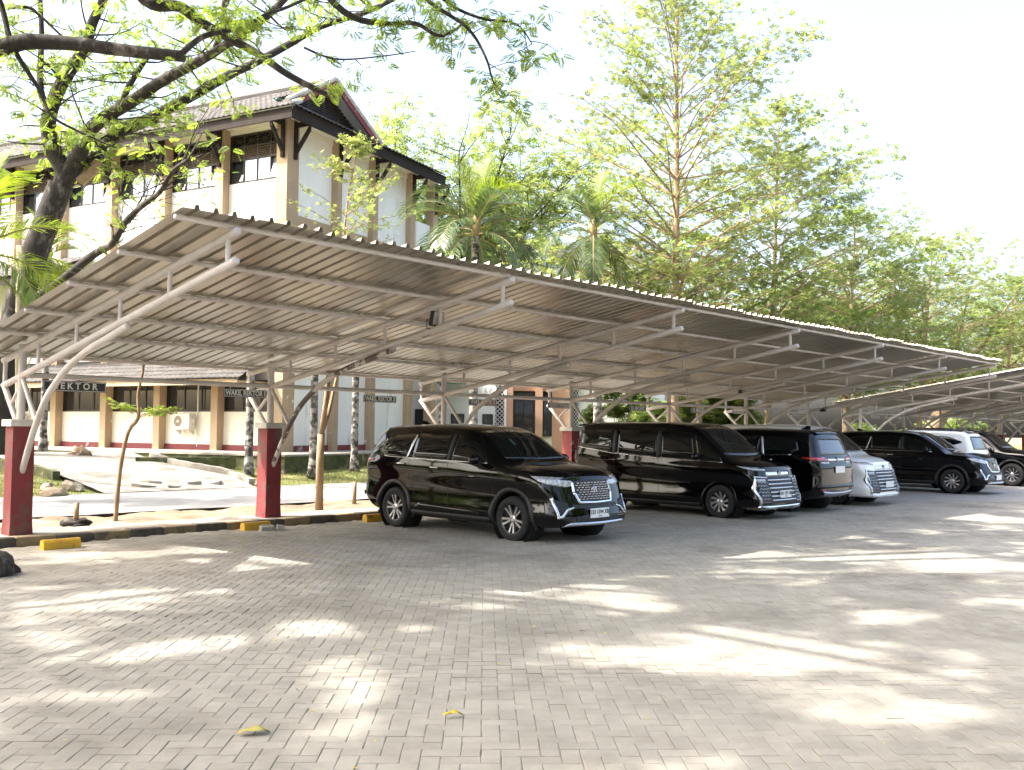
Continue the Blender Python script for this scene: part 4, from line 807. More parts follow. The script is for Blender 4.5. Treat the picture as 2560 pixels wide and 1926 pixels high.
# eaves
EX, EZ = -1.0, 11.0
bx('soffit', (EX + .03, -1.0 + .03, 11.30), (0, YE + 1, 11.34), M['cream']); bx('soffit', (0.0, -.97, 11.30), (8.7, 0, 11.34), M['cream'])
bx('fascia', (EX - .03, -1.03, EZ), (EX + .03, YE + 1, EZ + .38), M['brown']); bx('fascia', (EX + .031, -1.03, EZ), (8.75, -.97, EZ + .38), M['brown'])
bx('gutter_trim', (EX + .03, -.93, EZ + .06), (8.7, -.88, EZ + .10), M['brown'])
def bracket(x, y, dx, dy):
    mb = MB()
    if dx: mb.box((x - .10, y - .06, 9.95), (x, y + .06, 11.25)); mb.prism([(x - .04, 10.05), (x - .04, 10.25), (x - .66, 11.05), (x - .66, 10.87)], y - .05, y + .05); mb.box((x - .7, y - .055, 11.05), (x, y + .055, 11.2))
    else: mb.box((x - .06, y - .10, 9.95), (x + .06, y, 11.25)); mb.prism([(y - .04, 10.05), (y - .04, 10.25), (y - .66, 11.05), (y - .66, 10.87)], x - .05, x + .05, 'x'); mb.box((x - .055, y - .7, 11.05), (x + .055, y, 11.2))
    mb.build('bracket', M['brown'], bld)
for y in [-.1] + [c + .155 for c in colY]: bracket(-.32, y, 1, 0)
for x in (.05, 2.57, 4.85, 7.47, 9.2): bracket(x, -.27, 0, 1)
# roof slabs
RX, RZ = 1.95, 13.25; sA = (RZ - 11.40) / (RX + 1.05)
def slab(name, P, th, m):
    n = Vector(P[1]) - Vector(P[0]); nn = n.cross(Vector(P[2]) - Vector(P[0])).normalized(); nn = nn if nn.z > 0 else -nn; k = len(P)
    return MB().add([tuple(Vector(p)) for p in P] + [tuple(Vector(p) - nn * th) for p in P], [tuple(range(k)), tuple(range(2 * k - 1, k - 1, -1))] + [(i, k + i, k + (i + 1) % k, (i + 1) % k) for i in range(k)]).build(name, m, bld)
roof = slab('roof', [(-1.05, -1.05, 11.40), (-1.05, YE + 1.2, 11.40), (RX, YE + 1.2, RZ), (RX, -.45, RZ), (-.35, -.45, 11.40 + sA * .7)], .10, M['lilac'])
slab('roof', [(RX, -.45, RZ), (RX, YE + 1.2, RZ), (5.4, YE + 1.2, 11.40), (5.4, -.45, 11.40)], .10, M['lilac'])
slab('roof', [(-1.05, -1.05, 11.40), (8.8, -1.05, 11.40), (8.8, .12, 11.95), (.1, .12, 11.95)], .06, M['brown'])
slab('roof', [(5.3, .12, 11.93), (8.8, .12, 11.93), (8.8, YE + 1, 11.5), (5.3, YE + 1, 11.5)], .06, M['brown'])
# gable triangle with slats
MB().add([(-.7, .10, 11.90), (4.7, .10, 11.90), (RX, .10, RZ - .08)], [(0, 1, 2)]).build('gable_back', M['dark'], bld)
for i in range(15):
    z = 11.98 + i * .085; f_ = (z - 11.90) / (RZ - .08 - 11.90); x0_, x1_ = -.7 + (RX + .7) * f_, 4.7 + (RX - 4.7) * f_
    if x1_ - x0_ > .2: bx('gable_slat', (x0_ + .05, .03, z), (x1_ - .05, .08, z + .035), M['slat'] if False else M['wframe'])
for k in range(5): x = .25 + k * .85; zt_ = RZ - .2 - abs(x - RX) * .5; MB().tube([(x, .05, 11.95), (x, .05, zt_)], .03, 4).build('gable_mullion', M['wframe'], bld)
bx('gable_sill', (-.6, -.02, 11.88), (4.8, .12, 11.95), M['green_d'])
for sgn, xe in ((-1, -.60), (1, 4.9)):
    ze = RZ - abs(xe - RX) * (sA if sgn < 0 else (RZ - 11.40) / (5.4 - RX))
    MB().add([(RX, -.50, RZ + .06), (xe, -.50, ze + .06), (xe, -.50, ze - .20), (RX, -.50, RZ - .20), (RX, -.44, RZ + .06), (xe, -.44, ze + .06), (xe, -.44, ze - .20), (RX, -.44, RZ - .20)], [(0, 1, 2, 3), (7, 6, 5, 4), (0, 4, 5, 1), (2, 6, 7, 3), (1, 5, 6, 2)]).build('barge_board', M['maroon'], bld)
    MB().tube([(RX, -.45, RZ + .14), ((RX + xe) / 2, -.45, (RZ + ze) / 2 + .13), (xe, -.45, ze + .12)], .10, 8).build('barge_cap', M['cap'], bld)
MB().tube([(-1.0, -1.0, 11.46), (-.5, -.75, 11.70), (.05, -.48, 11.98)], .10, 8).build('hip_cap', M['cap'], bld)
MB().tube([(RX, -.4, RZ + .10), (RX, YE + 1.2, RZ + .10)], .11, 8).build('ridge_cap', M['tile'], bld)
# tiles
def tile_shape(w, l):
    V = []
    for (yv, lift) in ((-.04, .045), (l, .012)):
        for u in np.linspace(-.5, .5, 7): V.append((u * w * 1.03, yv, lift + .035 * (math.cos(2 * math.pi * u) * .5 + .5)))
    V += [(x, y, z - .035) for x, y, z in V[:7]]
    return np.array(V), np.array([(j, j + 1, 8 + j, 7 + j) for j in range(6)] + [(14 + j, 15 + j, j + 1, j) for j in range(6)])
def tile_field(o, u, v, U, Vn, pw, pl_, clip, nind, cam_l):
    o, u, v = np.array(o, float), np.array(u, float), np.array(v, float); u /= np.linalg.norm(u); v /= np.linalg.norm(v); w = np.cross(u, v); w = w if w[2] > 0 else -w
    TV, TF = tile_shape(pw, pl_); if_flip = np.dot(np.cross(u, v), w) < 0
    I, J = np.meshgrid(np.arange(int(U / pw)), np.arange(int(Vn / pl_)), indexing='ij'); a = (I.ravel() + .5) * pw; b = J.ravel() * pl_
    P = o + a[:, None] * u + b[:, None] * v; ok = clip(P); P = P[ok]; d = np.linalg.norm(P - np.array(cam_l), axis=1); od = np.argsort(d)
    Lc = TV[:, 0][:, None] * u + TV[:, 1][:, None] * v + TV[:, 2][:, None] * w
    if if_flip: TF = TF[:, ::-1]
    me = np_mesh('roof_tile', Lc, TF, True); me.materials.append(M['tile'])
    for i in od[:nind]: obj('roof_tile', me, None, roof, tuple(P[i]))
    r_ = od[nind:]; Vv = P[r_][:, None, :] + Lc[None] + rng.normal(0, .004, (len(r_), 1, 3)); Ff = (TF[None] + len(TV) * np.arange(len(r_))[:, None, None]).reshape(-1, 4)
    if len(r_): tag(obj('roof_tile_field', np_mesh('roof_tile_field', Vv, Ff, True), M['tile'], roof), kind='stuff')
camL = (-25, -21.5, .8)
tile_field((-1.10, -1.1, 11.385), (0, 1, 0), (1, 0, sA), YE + 2.3, math.hypot(RX + 1.1, RZ - 11.385), .235, .30, lambda P: P[:, 1] > np.minimum(-1.15 + (P[:, 0] + 1.1) * .55, -.5), 170, camL)
sB = (11.95 - 11.40) / 1.17
tile_field((-1.05, -1.10, 11.385), (1, 0, 0), (0, 1, sB), 9.85, 1.32, .235, .30, lambda P: P[:, 0] > -1.1 + (P[:, 1] + 1.1) * 1.9, 130, camL)
# ground floor lean-to tile canopy along the long side
cz0, cz1 = 2.42, 3.25
slab('canopy_roof', [(-1.5, .6, cz0), (-1.5, YE, cz0), (-.02, YE, cz1), (-.02, .6, cz1)], .06, M['brown'])
def canopy_tiles(): tile_field((-1.55, .5, cz0 - .01), (0, 1, 0), (1, 0, (cz1 - cz0) / 1.48), YE - .3, 1.75, .235, .30, lambda P: P[:, 0] < -.02, 0, camL)
canopy_tiles(); bx('canopy_fascia', (-1.53, .6, cz0 - .22), (-1.47, YE, cz0 - .03), M['tan']); bx('canopy_soffit', (-1.47, .6, cz0 - .12), (-.02, YE, cz0 - .08), M['tan'])
# second floor canopy at the far left of the long side
slab('canopy_roof', [(-2.2, 9.5, 6.35), (-2.2, YE, 6.35), (-.02, YE, 7.35), (-.02, 9.5, 7.35)], .06, M['brown'])
tile_field((-2.25, 9.5, 6.34), (0, 1, 0), (1, 0, 1.0 / 2.18), YE - 9.5, 2.5, .235, .30, lambda P: P[:, 0] < -.02, 0, camL); bx('canopy_fascia', (-2.23, 9.5, 6.05), (-2.17, YE, 6.32), M['brown'])
# air conditioners on the ground floor wall
for (y, lb) in ((4.28, 'air conditioner outdoor unit under the dark windows with a drain pipe beside it'), (13.4, 'air conditioner outdoor unit half hidden by the first red pier')):
    r_ = thing('air_conditioner', lb, 'air conditioner', bl(-.02, y, .70), BA - R(90))
    # local: x along wall to the right, y out of wall
    MB().box((-.40, -.36, 0), (.40, -.06, .56), .015).build('casing', M['ac'], r_)
    MB().lathe([(.22, -.365), (.23, -.372), (.20, -.374), (.19, -.362)], 24, 'y', (-.14, 0, .28)).build('fan_ring', M['ac'], r_); MB().lathe([(.195, -.363), (.0, -.363)], 24, 'y', (-.14, 0, .28)).build('fan_opening', M['slat'], r_)
    q = MB()
    for k in range(9): q.box((-.14 - .19, -.372, .1 + k * .045), (-.14 + .19, -.367, .106 + k * .045))
    q.lathe([(.0, -.376), (.05, -.374), (.05, -.366)], 14, 'y', (-.14, 0, .28)); q.build('fan_grille', M['ac'], r_)
    for s in (-.3, .3): MB().prism([(-.04, -.01), (-.38, -.01), (-.04, -.22)], s - .015, s + .015, 'x').build('bracket', M['ac'], r_)
    MB().tube([(.40, -.2, .15), (.47, -.12, .1), (.48, -.03, -.3), (.47, -.03, -.62)], .015, 6).build('drain_pipe', M['ac'], r_); MB().tube([(.40, -.2, .35), (.5, -.06, .5), (.5, -.05, 1.7)], .025, 6).build('supply_pipe', M['ac'], r_)
# ------------------------------------------------------------------ office building behind the second and third bays
off = thing('office_building', 'white and peach office building with lattice panels behind the parked cars', 'building', (29.2, 33.2, .3), R(-46.7))
def ox(name, a, b, m, par=None): return MB().box(a, b).build(name, m, par or off)
S = .0186
def lx(px): return (px - 1060) * S
ox('wall', (-1.5, .3, -.3), (lx(1238), .6, 4.4), M['white_w']); ox('wall', (lx(1380), .1, -.3), (lx(1433), .4, 4.4), M['peach']); ox('wall', (lx(1447), .3, -.3), (lx(1600), .6, 5), M['white_w'])
ox('dark_core', (-1.4, 1.6, -.3), (lx(1600), 2.2, 3.6), M['dark']); ox('lintel', (lx(1262), .1, 3.2), (lx(1380), .5, 4.6), M['peach']); ox('sill_wall', (lx(1356), .2, -.3), (lx(1380), .4, 1.1), M['cream'])
for a, b in ((1267, 1282), (1338, 1356)): ox('column', (lx(a), -.1, -.3), (lx(b), .3, 4.5), M['peach'])
for a, b in ((1010, 1024), (1063, 1076)): ox('column', (lx(a), -.2, -.3), (lx(b), .25, 4.3), M['tan'])
ox('corner_trim', (lx(1260), .05, -.3), (lx(1266), .35, 4.5), M['white_w'])
for a, b in ((1238, 1260), (1433, 1447)):
    p = ox('lattice_panel', (lx(a), .2, -.3), (lx(b), .26, 4.6), M['brown']); w = lx(b) - lx(a); q = MB(); n = 24; d = w / 2.0
    for k in range(n):
        z = -.2 + k * .195
        q.tube([(lx(a), .17, z), (lx(a) + d, .17, z + .2), (lx(b), .17, z)], .022, 4); q.tube([(lx(a), .165, z + .2), (lx(a) + d, .165, z), (lx(b), .165, z + .2)], .022, 4)
    q.build('lattice', M['lilac'], p)
for a, b, z0, z1 in ((1036, 1058, .3, 2.3), (1126, 1160, .3, 2.1), (1205, 1232, .3, 2.1), (1357, 1380, 1.1, 3.0), (1470, 1488, .9, 2.4), (1284, 1334, -.2, 3.15)):
    q = MB(); A_, B_ = lx(a), lx(b); y = .27 if a < 1350 else .15
    if a == 1284: y = .25
    q.box((A_, y - .03, z0), (B_, y + .02, z0 + .05)); q.box((A_, y - .03, z1 - .05), (B_, y + .02, z1))
    for t in (0, .5, 1): q.box((A_ + (B_ - A_ - .05) * t, y - .032, z0 + .051), (A_ + (B_ - A_ - .05) * t + .05, y + .018, z1 - .051))
    f_ = q.build('window', M['blk'], off); MB().box((A_ + .05, y - .012, z0 + .05), (B_ - .05, y - .004, z1 - .05)).build('pane', M['glass_b'] if a != 1284 else M['wglass'], f_)
q = MB(); 
for k in range(3): x = lx(1198) + k * .26; q.tube([(x, .2, 3.35), (x + .13, .2, 3.0), (x + .26, .2, 3.35)], .05, 4)
q.build('zigzag_ornament', M['white_w'], off)
MB().prism([(-.9, 3.45), (.8, 3.9), (.8, 3.98), (-.95, 3.53)], lx(1095), lx(1170), 'x').build('canopy_roof', M['teal'], off)
# long pale hall behind
hall = thing('hall_building', 'long pale hall with rows of dark diamond openings behind the palms', 'building', (36, 49.2, 0), math.atan2(43.5 - 49.2, 28))
HL = math.hypot(28, 5.7)
MB().box((-6, 0, -.5), (HL, 1.0, 15.4)).build('wall', M['lilac'], hall); MB().box((-6.2, -.3, 15.4), (HL + .2, 1.2, 15.75)).build('roof', M['white_w'], hall)
dm = MB().add([(0, 0, -.26), (.16, 0, 0), (0, 0, .26), (-.16, 0, 0), (0, -.01, -.26), (.16, -.01, 0), (0, -.01, .26), (-.16, -.01, 0)], [(4, 5, 6, 7), (0, 1, 5, 4), (1, 2, 6, 5), (2, 3, 7, 6), (3, 0, 4, 7)]).mesh('diamond_opening'); dm.materials.append(M['dark'])
for k in range(38):
    for z in (10.9, 13.9): obj('diamond_opening', dm, None, hall, (-5.5 + k * .92, -.004, z))
for k in range(22): MB().tube([(-5 + k * .7, -.02, 8.6), (-5 + k * .7, -.02, 9.9)], .02, 4).build('railing_bar', M['blk'], hall)
# ------------------------------------------------------------------ utility pole and wires
pole = thing('utility_pole', 'weathered pale wooden pole carrying thin wires', 'pole', (8.72, 25.0, .2))
MB().tube([(0, 0, -.2), (-.03, 0, 2), (-.1, -.02, 4), (-.17, -.1, 5.93)], [.115, .105, .10, .10], 10).build('shaft', M['wood'], pole, True)
for k, e in enumerate(((-6, 4, 5.5), (5.5, -7.5, 4.7), (6.2, -8.6, 5.4))):
    P = [(-.15 * (1 - t) + e[0] * t, -.1 * (1 - t) + e[1] * t, 5.6 * (1 - t) + e[2] * t - .5 * math.sin(math.pi * t)) for t in np.linspace(0, 1, 10)]
    MB().tube(P, .009, 5).build('wire', M['blk'], pole)
# ------------------------------------------------------------------ vegetation
def rotz_pitch(az, pi, ro):
    ca, sa, cp, sp, cr, sr = np.cos(az), np.sin(az), np.cos(pi), np.sin(pi), np.cos(ro), np.sin(ro); o = np.zeros_like(ca)
    X = np.stack([ca * cp, sa * cp, sp], -1); Yv = np.stack([-sa * cr + ca * sp * sr * -1, ca * cr - sa * sp * sr, cp * sr], -1)
    Zv = np.cross(X, Yv); return np.stack([X, Yv, Zv], -1)
def scatter(T, P, az, pi, ro, sc):
    """T (K,4,3) leaf quads placed at P"""
    Rr = rotz_pitch(np.asarray(az), np.asarray(pi), np.asarray(ro)); V = np.einsum('nij,kqj->nkqi', Rr, T) * np.asarray(sc)[:, None, None, None] + np.asarray(P)[:, None, None, :]
    return V.reshape(-1, 3)
def quads(name, V, m, parent): return obj(name, np_mesh(name, V, np.arange(len(V)).reshape(-1, 4)), m, parent)
def leafq(p, d, up, l, w):
    d = np.array(d, float); d /= np.linalg.norm(d); s = np.cross(d, up); s /= np.linalg.norm(s) + 1e-9; p = np.array(p, float)
    return [p, p + d * l * .45 + s * w / 2, p + d * l, p + d * l * .45 - s * w / 2]
def pinnate(n, L_, ll, lw):
    T = []
    for i in range(n):
        t = (i + 1) / n; x = L_ * t; k = math.sin(math.pi * min(.97, .25 + .62 * t))
        for s in (-1, 1): T.append(leafq((x, 0, -.22 * L_ * t * t), (.45, s, -.25), (0, 0, 1), ll * k, lw))
    return np.array(T)
def rosette(n, r, w):
    return np.array([leafq((.01 * math.cos(a), .01 * math.sin(a), 0), (math.cos(a), math.sin(a), .12 * math.sin(3 * a)), (0, 0, 1), r * (1 if i % 2 else .8), w) for i, a in enumerate(np.linspace(0, 2 * math.pi, n, endpoint=False))])
PIN = pinnate(7, .36, .15, .055); PIN_S = pinnate(4, .40, .17, .09); PIN_C = pinnate(4, .42, .24, .12); ROS = rosette(7, .085, .045); ROS_F = rosette(6, .064, .034); ROS_B = rosette(6, .115, .062)
def clump_leaves(T, C, rad, n, r, flat=.5, smin=.7, smax=1.25, droop=-.25, keep=None):
    """n sprays round each centre"""
    C = np.asarray(C, float); P = np.repeat(C, n, 0); N = len(P); d = r.normal(0, 1, (N, 3)); d /= np.linalg.norm(d, axis=1)[:, None]; k = r.random(N) ** .45
    rad = np.repeat(np.broadcast_to(rad, len(C)), n); P = P + d * (k * rad)[:, None] * np.array([1, 1, flat])
    if keep is not None: ok = keep(P); P, d = P[ok], d[ok]; N = len(P)
    return scatter(T, P, np.arctan2(d[:, 1], d[:, 0]) + r.normal(0, .6, N), r.normal(droop, .35, N), r.normal(0, .5, N), r.uniform(smin, smax, N))
def limb(mb, P, r0, r1, n=8, sub=4):
    A = smooth_path(P, sub); k = len(A); mb.tube(A, [r0 + (r1 - r0) * i / (k - 1) for i in range(k)], n); return A

# --- the tall rain tree behind the first pier (limbs follow the photograph's tree)
r_ = np.random.default_rng(11)
t1 = thing('rain_tree', 'large dark barked tree with three thick limbs before the tall building', 'tree', (10.05, 30.26, .4))
o1 = np.array([10.05, 30.26, .4]); mb = MB(); tips = []
def L1(P, r0, r1, n=9): return limb(mb, np.array(P) - o1, r0, r1, n)
T1A = [(10.98, 28.69, 9.06), (10.69, 28.79, 9.78), (10.52, 28.76, 10.42), (10.51, 28.58, 10.89), (10.62, 28.25, 11.53), (10.83, 27.83, 12.13), (11, 27.46, 12.63), (11.06, 27.19, 13.25), (11.23, 26.8, 13.98), (11.43, 26.35, 15.19)]
T1B = [(11.02, 28.65, 9.06), (11.16, 28.03, 9.63), (11.17, 27.54, 10.14), (11.35, 26.89, 10.49), (11.77, 25.98, 10.89), (12.17, 25.09, 11.35), (12.67, 24.1, 11.76), (12.95, 23.35, 12.03), (13.27, 22.55, 12.36), (13.63, 21.69, 12.89), (13.94, 20.88, 13.61)]
T1C = [(11.07, 28.6, 9), (11.56, 28.29, 9.47), (12.12, 27.88, 10.38), (12.78, 27.39, 10.85), (13.2, 27.17, 11.19), (13.98, 26.54, 11.82), (14.77, 25.9, 12.49), (15.36, 25.5, 12.92), (16.14, 24.87, 13.56), (16.86, 24.31, 14.17), (17.86, 23.45, 14.68), (18.65, 22.82, 15.24), (19.69, 21.92, 16.03)]
TRK = (10.78, 28.97, 8.11)
T1A.insert(0, TRK); T1B.insert(0, TRK); T1C.insert(0, TRK)
L1([(10.0, 30.3, .2), (10.05, 30.26, .47), (10.05, 30.13, 2.42), (10.18, 29.82, 4.91), (10.47, 29.39, 6.69), (10.78, 28.97, 8.11), (10.93, 28.76, 8.8)], .44, .34, 14)
for P, a, b in ((T1A, .27, .11), (T1B, .25, .08), (T1C, .23, .06), ([(11.76, 26.56, 10.99), (11.79, 26.44, 11.32), (11.91, 26.21, 11.7), (12.05, 25.97, 12.08), (12.13, 25.8, 12.26)], .10, .06), ([(12.92, 23.52, 12.08), (13.01, 23.38, 12.74), (13.03, 23.31, 13.4), (13.07, 23.23, 14.06)], .10, .06), ([(10.6, 28.7, 10.7), (10.29, 28.69, 11.28), (10.22, 28.71, 11.97), (10.22, 28.66, 12.91), (10.14, 28.66, 14.07)], .11, .07)):
    A = L1(P, a, b); 
    for j in range(6, len(A), 3):
        for q in range(2):
            d = r_.normal(0, 1, 3); d[2] = abs(d[2]) * .5 - .15; d /= np.linalg.norm(d); ln = r_.uniform(.8, 2.4); e = A[j] + d * ln; mid = A[j] + d * ln * .5 + r_.normal(0, .12, 3)
            limb(mb, [A[j], mid, e], .035, .010, 5, 3); tips += [mid + r_.normal(0, .2, 3), e, e + r_.normal(0, .35, 3)]
low = [(9.96, 28.58, 5.14), (10.24, 27.34, 5.51), (10.71, 25.88, 6.3), (10.8, 24.86, 6.51), (10.73, 24.01, 6.91), (10.71, 23.09, 7.19), (10.75, 22.12, 7.44), (10.64, 21.3, 7.77), (10.59, 20.44, 7.88)]
A = L1([(10.2, 29.6, 5.0)] + low, .14, .04, 8); ltips = []
for j in range(14, len(A)):
    d = np.array([r_.normal(.2, .5), r_.normal(-.3, .5), r_.normal(.35, .3)]); d /= np.linalg.norm(d); e = A[j] + d * r_.uniform(.7, 1.9); mid = (A[j] + e) / 2 + r_.normal(0, .1, 3); limb(mb, [A[j], mid, e], .022, .006, 5, 3)
    for q in range(3): e2 = e + r_.normal(0, .35, 3); limb(mb, [mid, (mid + e2) / 2 + r_.normal(0, .06, 3), e2], .010, .004, 4, 2); ltips.append(e2)
rounded(mb.mesh('x'), 60); tr = mb.build('trunk', M['bark'], t1, True)
MB().tube([(11.35 - o1[0], 28.5 - o1[1], 8.95 - o1[2]), (11.75 - o1[0], 28.0 - o1[1], 9.5 - o1[2])], [.2, .17], 10).build('cut_stub', M['bark_p'], t1)
V = np.concatenate([clump_leaves(PIN, tips, .42, 9, r_, .6, .45, .85), clump_leaves(PIN, ltips, .25, 2, r_, .6, .5, .9)])
quads('crown', V, M['leaf_a'], t1)
# --- overhanging tree standing left of the carport, its canopy shading the lot
r_ = np.random.default_rng(23)
t0 = thing('shade_tree', 'spreading shade tree whose bare dark branches hang over the first carport roof', 'tree', (.4, 13.2, 0)); o0 = np.array([.4, 13.2, 0]); mb = MB()
def L0(P, r0, r1, n=8, sub=4): return limb(mb, np.array(P) - o0, r0, r1, n, sub)
L0([(.3, 13.3, -.2), (.4, 13.2, 1.5), (.7, 13.3, 4), (1.0, 13.2, 6.2)], .42, .34, 14)
HUB = (1.0, 13.2, 6.1); vis = []
vb = [[HUB, (2.5, 15.2, 6.5), (3.73, 16.12, 6.77), (4.28, 15.51, 7.08), (4.76, 14.99, 7.25), (5, 14.73, 7.35), (5.29, 14.42, 7.35), (5.57, 14.12, 7.32), (6.11, 13.57, 7.23), (6.64, 13.01, 7.16)],
 [(6.6, 13.04, 7.18), (6.73, 13.01, 7.35), (6.9, 12.92, 7.52), (7.14, 12.76, 7.63), (7.38, 12.61, 7.72), (7.61, 12.45, 7.93), (7.9, 12.24, 8.1), (8.26, 11.94, 8.36)],
 [HUB, (3.0, 14.2, 8.4), (5.2, 15.1, 9.5), (6.12, 14.86, 9.38), (6.7, 14.49, 8.5), (7.14, 14.21, 8.45), (7.41, 14.12, 8.3), (7.74, 13.97, 8.13), (8.22, 13.66, 7.87), (8.67, 13.39, 7.56), (9.1, 13.12, 7.34), (9.36, 13.04, 7.26)],
 [(5.2, 15.1, 9.5), (7, 14.4, 9.9), (8.63, 13.65, 9.72), (9.53, 13.05, 8.81), (10.13, 12.71, 8.7), (10.64, 12.46, 8.79), (11.07, 12.3, 8.66), (11.49, 12.13, 8.97)],
 [(7.6, 14.1, 9.9), (9.93, 12.27, 9.61), (10.5, 12.01, 9.03), (11.12, 11.66, 8.64), (11.5, 11.58, 8.21), (11.76, 11.63, 7.84), (12.07, 11.6, 7.68)],
 [(7.6, 14.1, 9.9), (9.5, 13.6, 10.5), (10.64, 12.93, 10.25), (11.3, 12.47, 9.45), (11.85, 12.09, 9.18), (12.39, 11.7, 9.13), (12.7, 11.58, 8.82)],
 [(3.0, 14.6, 8.4), (4.56, 15.13, 8.32), (4.88, 14.86, 7.32), (5.06, 14.69, 6.91), (5.2, 14.57, 6.62), (5.33, 14.45, 6.26), (5.63, 14.16, 6.03), (6, 13.78, 5.8)],
 [(3.2, 15.6, 8.0), (4.82, 16.32, 8.29), (5.34, 15.76, 8.31), (5.52, 15.58, 8.17), (5.79, 15.32, 7.83), (6.11, 15, 7.48)],
 [(8.97, 13.39, 8.11), (9.35, 13, 7.92), (9.9, 12.41, 7.98), (10.27, 12.02, 8.07)]]
vr = [(.16, .085), (.05, .02), (.13, .04), (.09, .02), (.05, .008), (.06, .01), (.05, .012), (.04, .012), (.022, .008)]
dens = [.12, .35, .22, .65, .45, .8, .25, .3, .35]
for P, (a, b), dn in zip(vb, vr, dens):
    A = L0(P, a, b, 8, 5); n0 = len(A) // 3
    for j in range(n0, len(A)):
        if r_.random() < dn:
            d = r_.normal(0, 1, 3); d[2] *= .5; d /= np.linalg.norm(d); e = A[j] + d * r_.uniform(.25, .7); limb(mb, [A[j], (A[j] + e) / 2 + r_.normal(0, .05, 3), e], .010, .004, 4, 2); vis += [e, e + r_.normal(0, .16, 3)]
vis += [A_ for A_ in [np.array([12.07, 11.6, 7.6]) - o0, np.array([12.2, 11.5, 7.5]) - o0, np.array([12.6, 11.6, 8.9]) - o0, np.array([12.75, 11.5, 8.7]) - o0, np.array([12.6, 11.5, 8.5]) - o0, np.array([9.3, 13.0, 7.45]) - o0, np.array([9.5, 12.95, 7.55]) - o0]]
# high canopy, above the picture: clumps spread so that their shade falls across the lot
OPEN = [(6.61, 3.62, 1.3, .81), (7.72, 5.53, .8, .7), (5.2, 6.39, .89, .41), (4.0, 6.91, .35, .33), (4.81, 9.21, .81, .45), (5.83, 12.29, 1.3, .59), (3.27, 4.39, .55, .25), (4.1, 3.11, .45, .22), (5.5, 2.49, .4, .3), (13.34, 4.63, 1.24, 1.12), (21.1, 6.51, .98, 1.29), (11.86, 6.8, 1.15, .8)]
def gap(sx, sy, k, e):
    g = np.zeros(np.shape(sx), bool)
    for (x, y, a, b) in OPEN: u = (sx - x) * .687 - (sy - y) * .727; v = (sx - x) * .726 + (sy - y) * .686; g |= (u / (a * k + e)) ** 2 + (v / (b * k + e)) ** 2 < 1 + .35 * np.sin(3.1 * u + x) * np.sin(4.3 * v)
    return g
pts = []
while len(pts) < 165:
    c = r_.random((14, 2)) * np.array([28, 16.5]) + np.array([-1.5, -2]); c = c[(c[:, 1] < 8.8) | (c[:, 0] < 7.0)]
    if len(c) == 0: continue
    pts.append(max(c, key=lambda q: min([1e9] + [np.hypot(*(q - p)) for p in pts])))
pts = np.concatenate([np.array(pts), np.column_stack([r_.uniform(.5, 9, 20), r_.uniform(1.0, 8.2, 20)])]); zc = 13.2 + 2.4 * r_.random(len(pts)); can = np.column_stack([pts[:, 0] - .729 * zc, pts[:, 1] + .522 * zc, zc]); can = can[~gap(pts[:, 0], pts[:, 1], .8, 0)]
S_ = []
for e in can[::6]:
    A = L0([HUB, (1.0 + .22 * (e[0] - 1), 13.2 + .22 * (e[1] - 13.2), 9.2), (1.0 + .6 * (e[0] - 1), 13.2 + .6 * (e[1] - 13.2), 11.8), tuple(e)], .15, .03, 7, 6); S_ += list(A[7:])
S_ = np.array(S_)
for e in can:
    q = e - o0; p = S_[np.argmin(np.linalg.norm(S_ - q, axis=1))]
    if np.linalg.norm(p - q) > .3: limb(mb, [p, (p + q) / 2 + r_.normal(0, .15, 3), q], .035, .012, 5, 3)
    for w in range(4): d = r_.normal(0, .8, 3) * np.array([1, 1, .4]); limb(mb, [q, q + d * .5 + r_.normal(0, .08, 3), q + d], .014, .005, 4, 2)
mb.build('trunk', M['bark'], t0, True)
def keep_spray(P):
    W = P + o0; sx = W[:, 0] + .729 * W[:, 2]; sy = W[:, 1] - .522 * W[:, 2]
    a = 1.9 * sx + .8 * sy + np.sin(.7 * sy); b = 2.3 * sy - .6 * sx + 2 * np.sin(.5 * sx)
    return ~gap(sx, sy, .95, .05) & (np.sin(a) * np.sin(b) + .65 * np.sin(2.7 * a + 1) * np.sin(2.3 * b + 2) < .20)
can = can - o0
V = np.concatenate([clump_leaves(PIN, vis, .17, 7, r_, .7, .35, .62), clump_leaves(PIN_C, can, r_.uniform(.7, 1.5, len(can)), 150, r_, .38, keep=keep_spray)])
quads('crown', V, M['leaf_a'], t0)

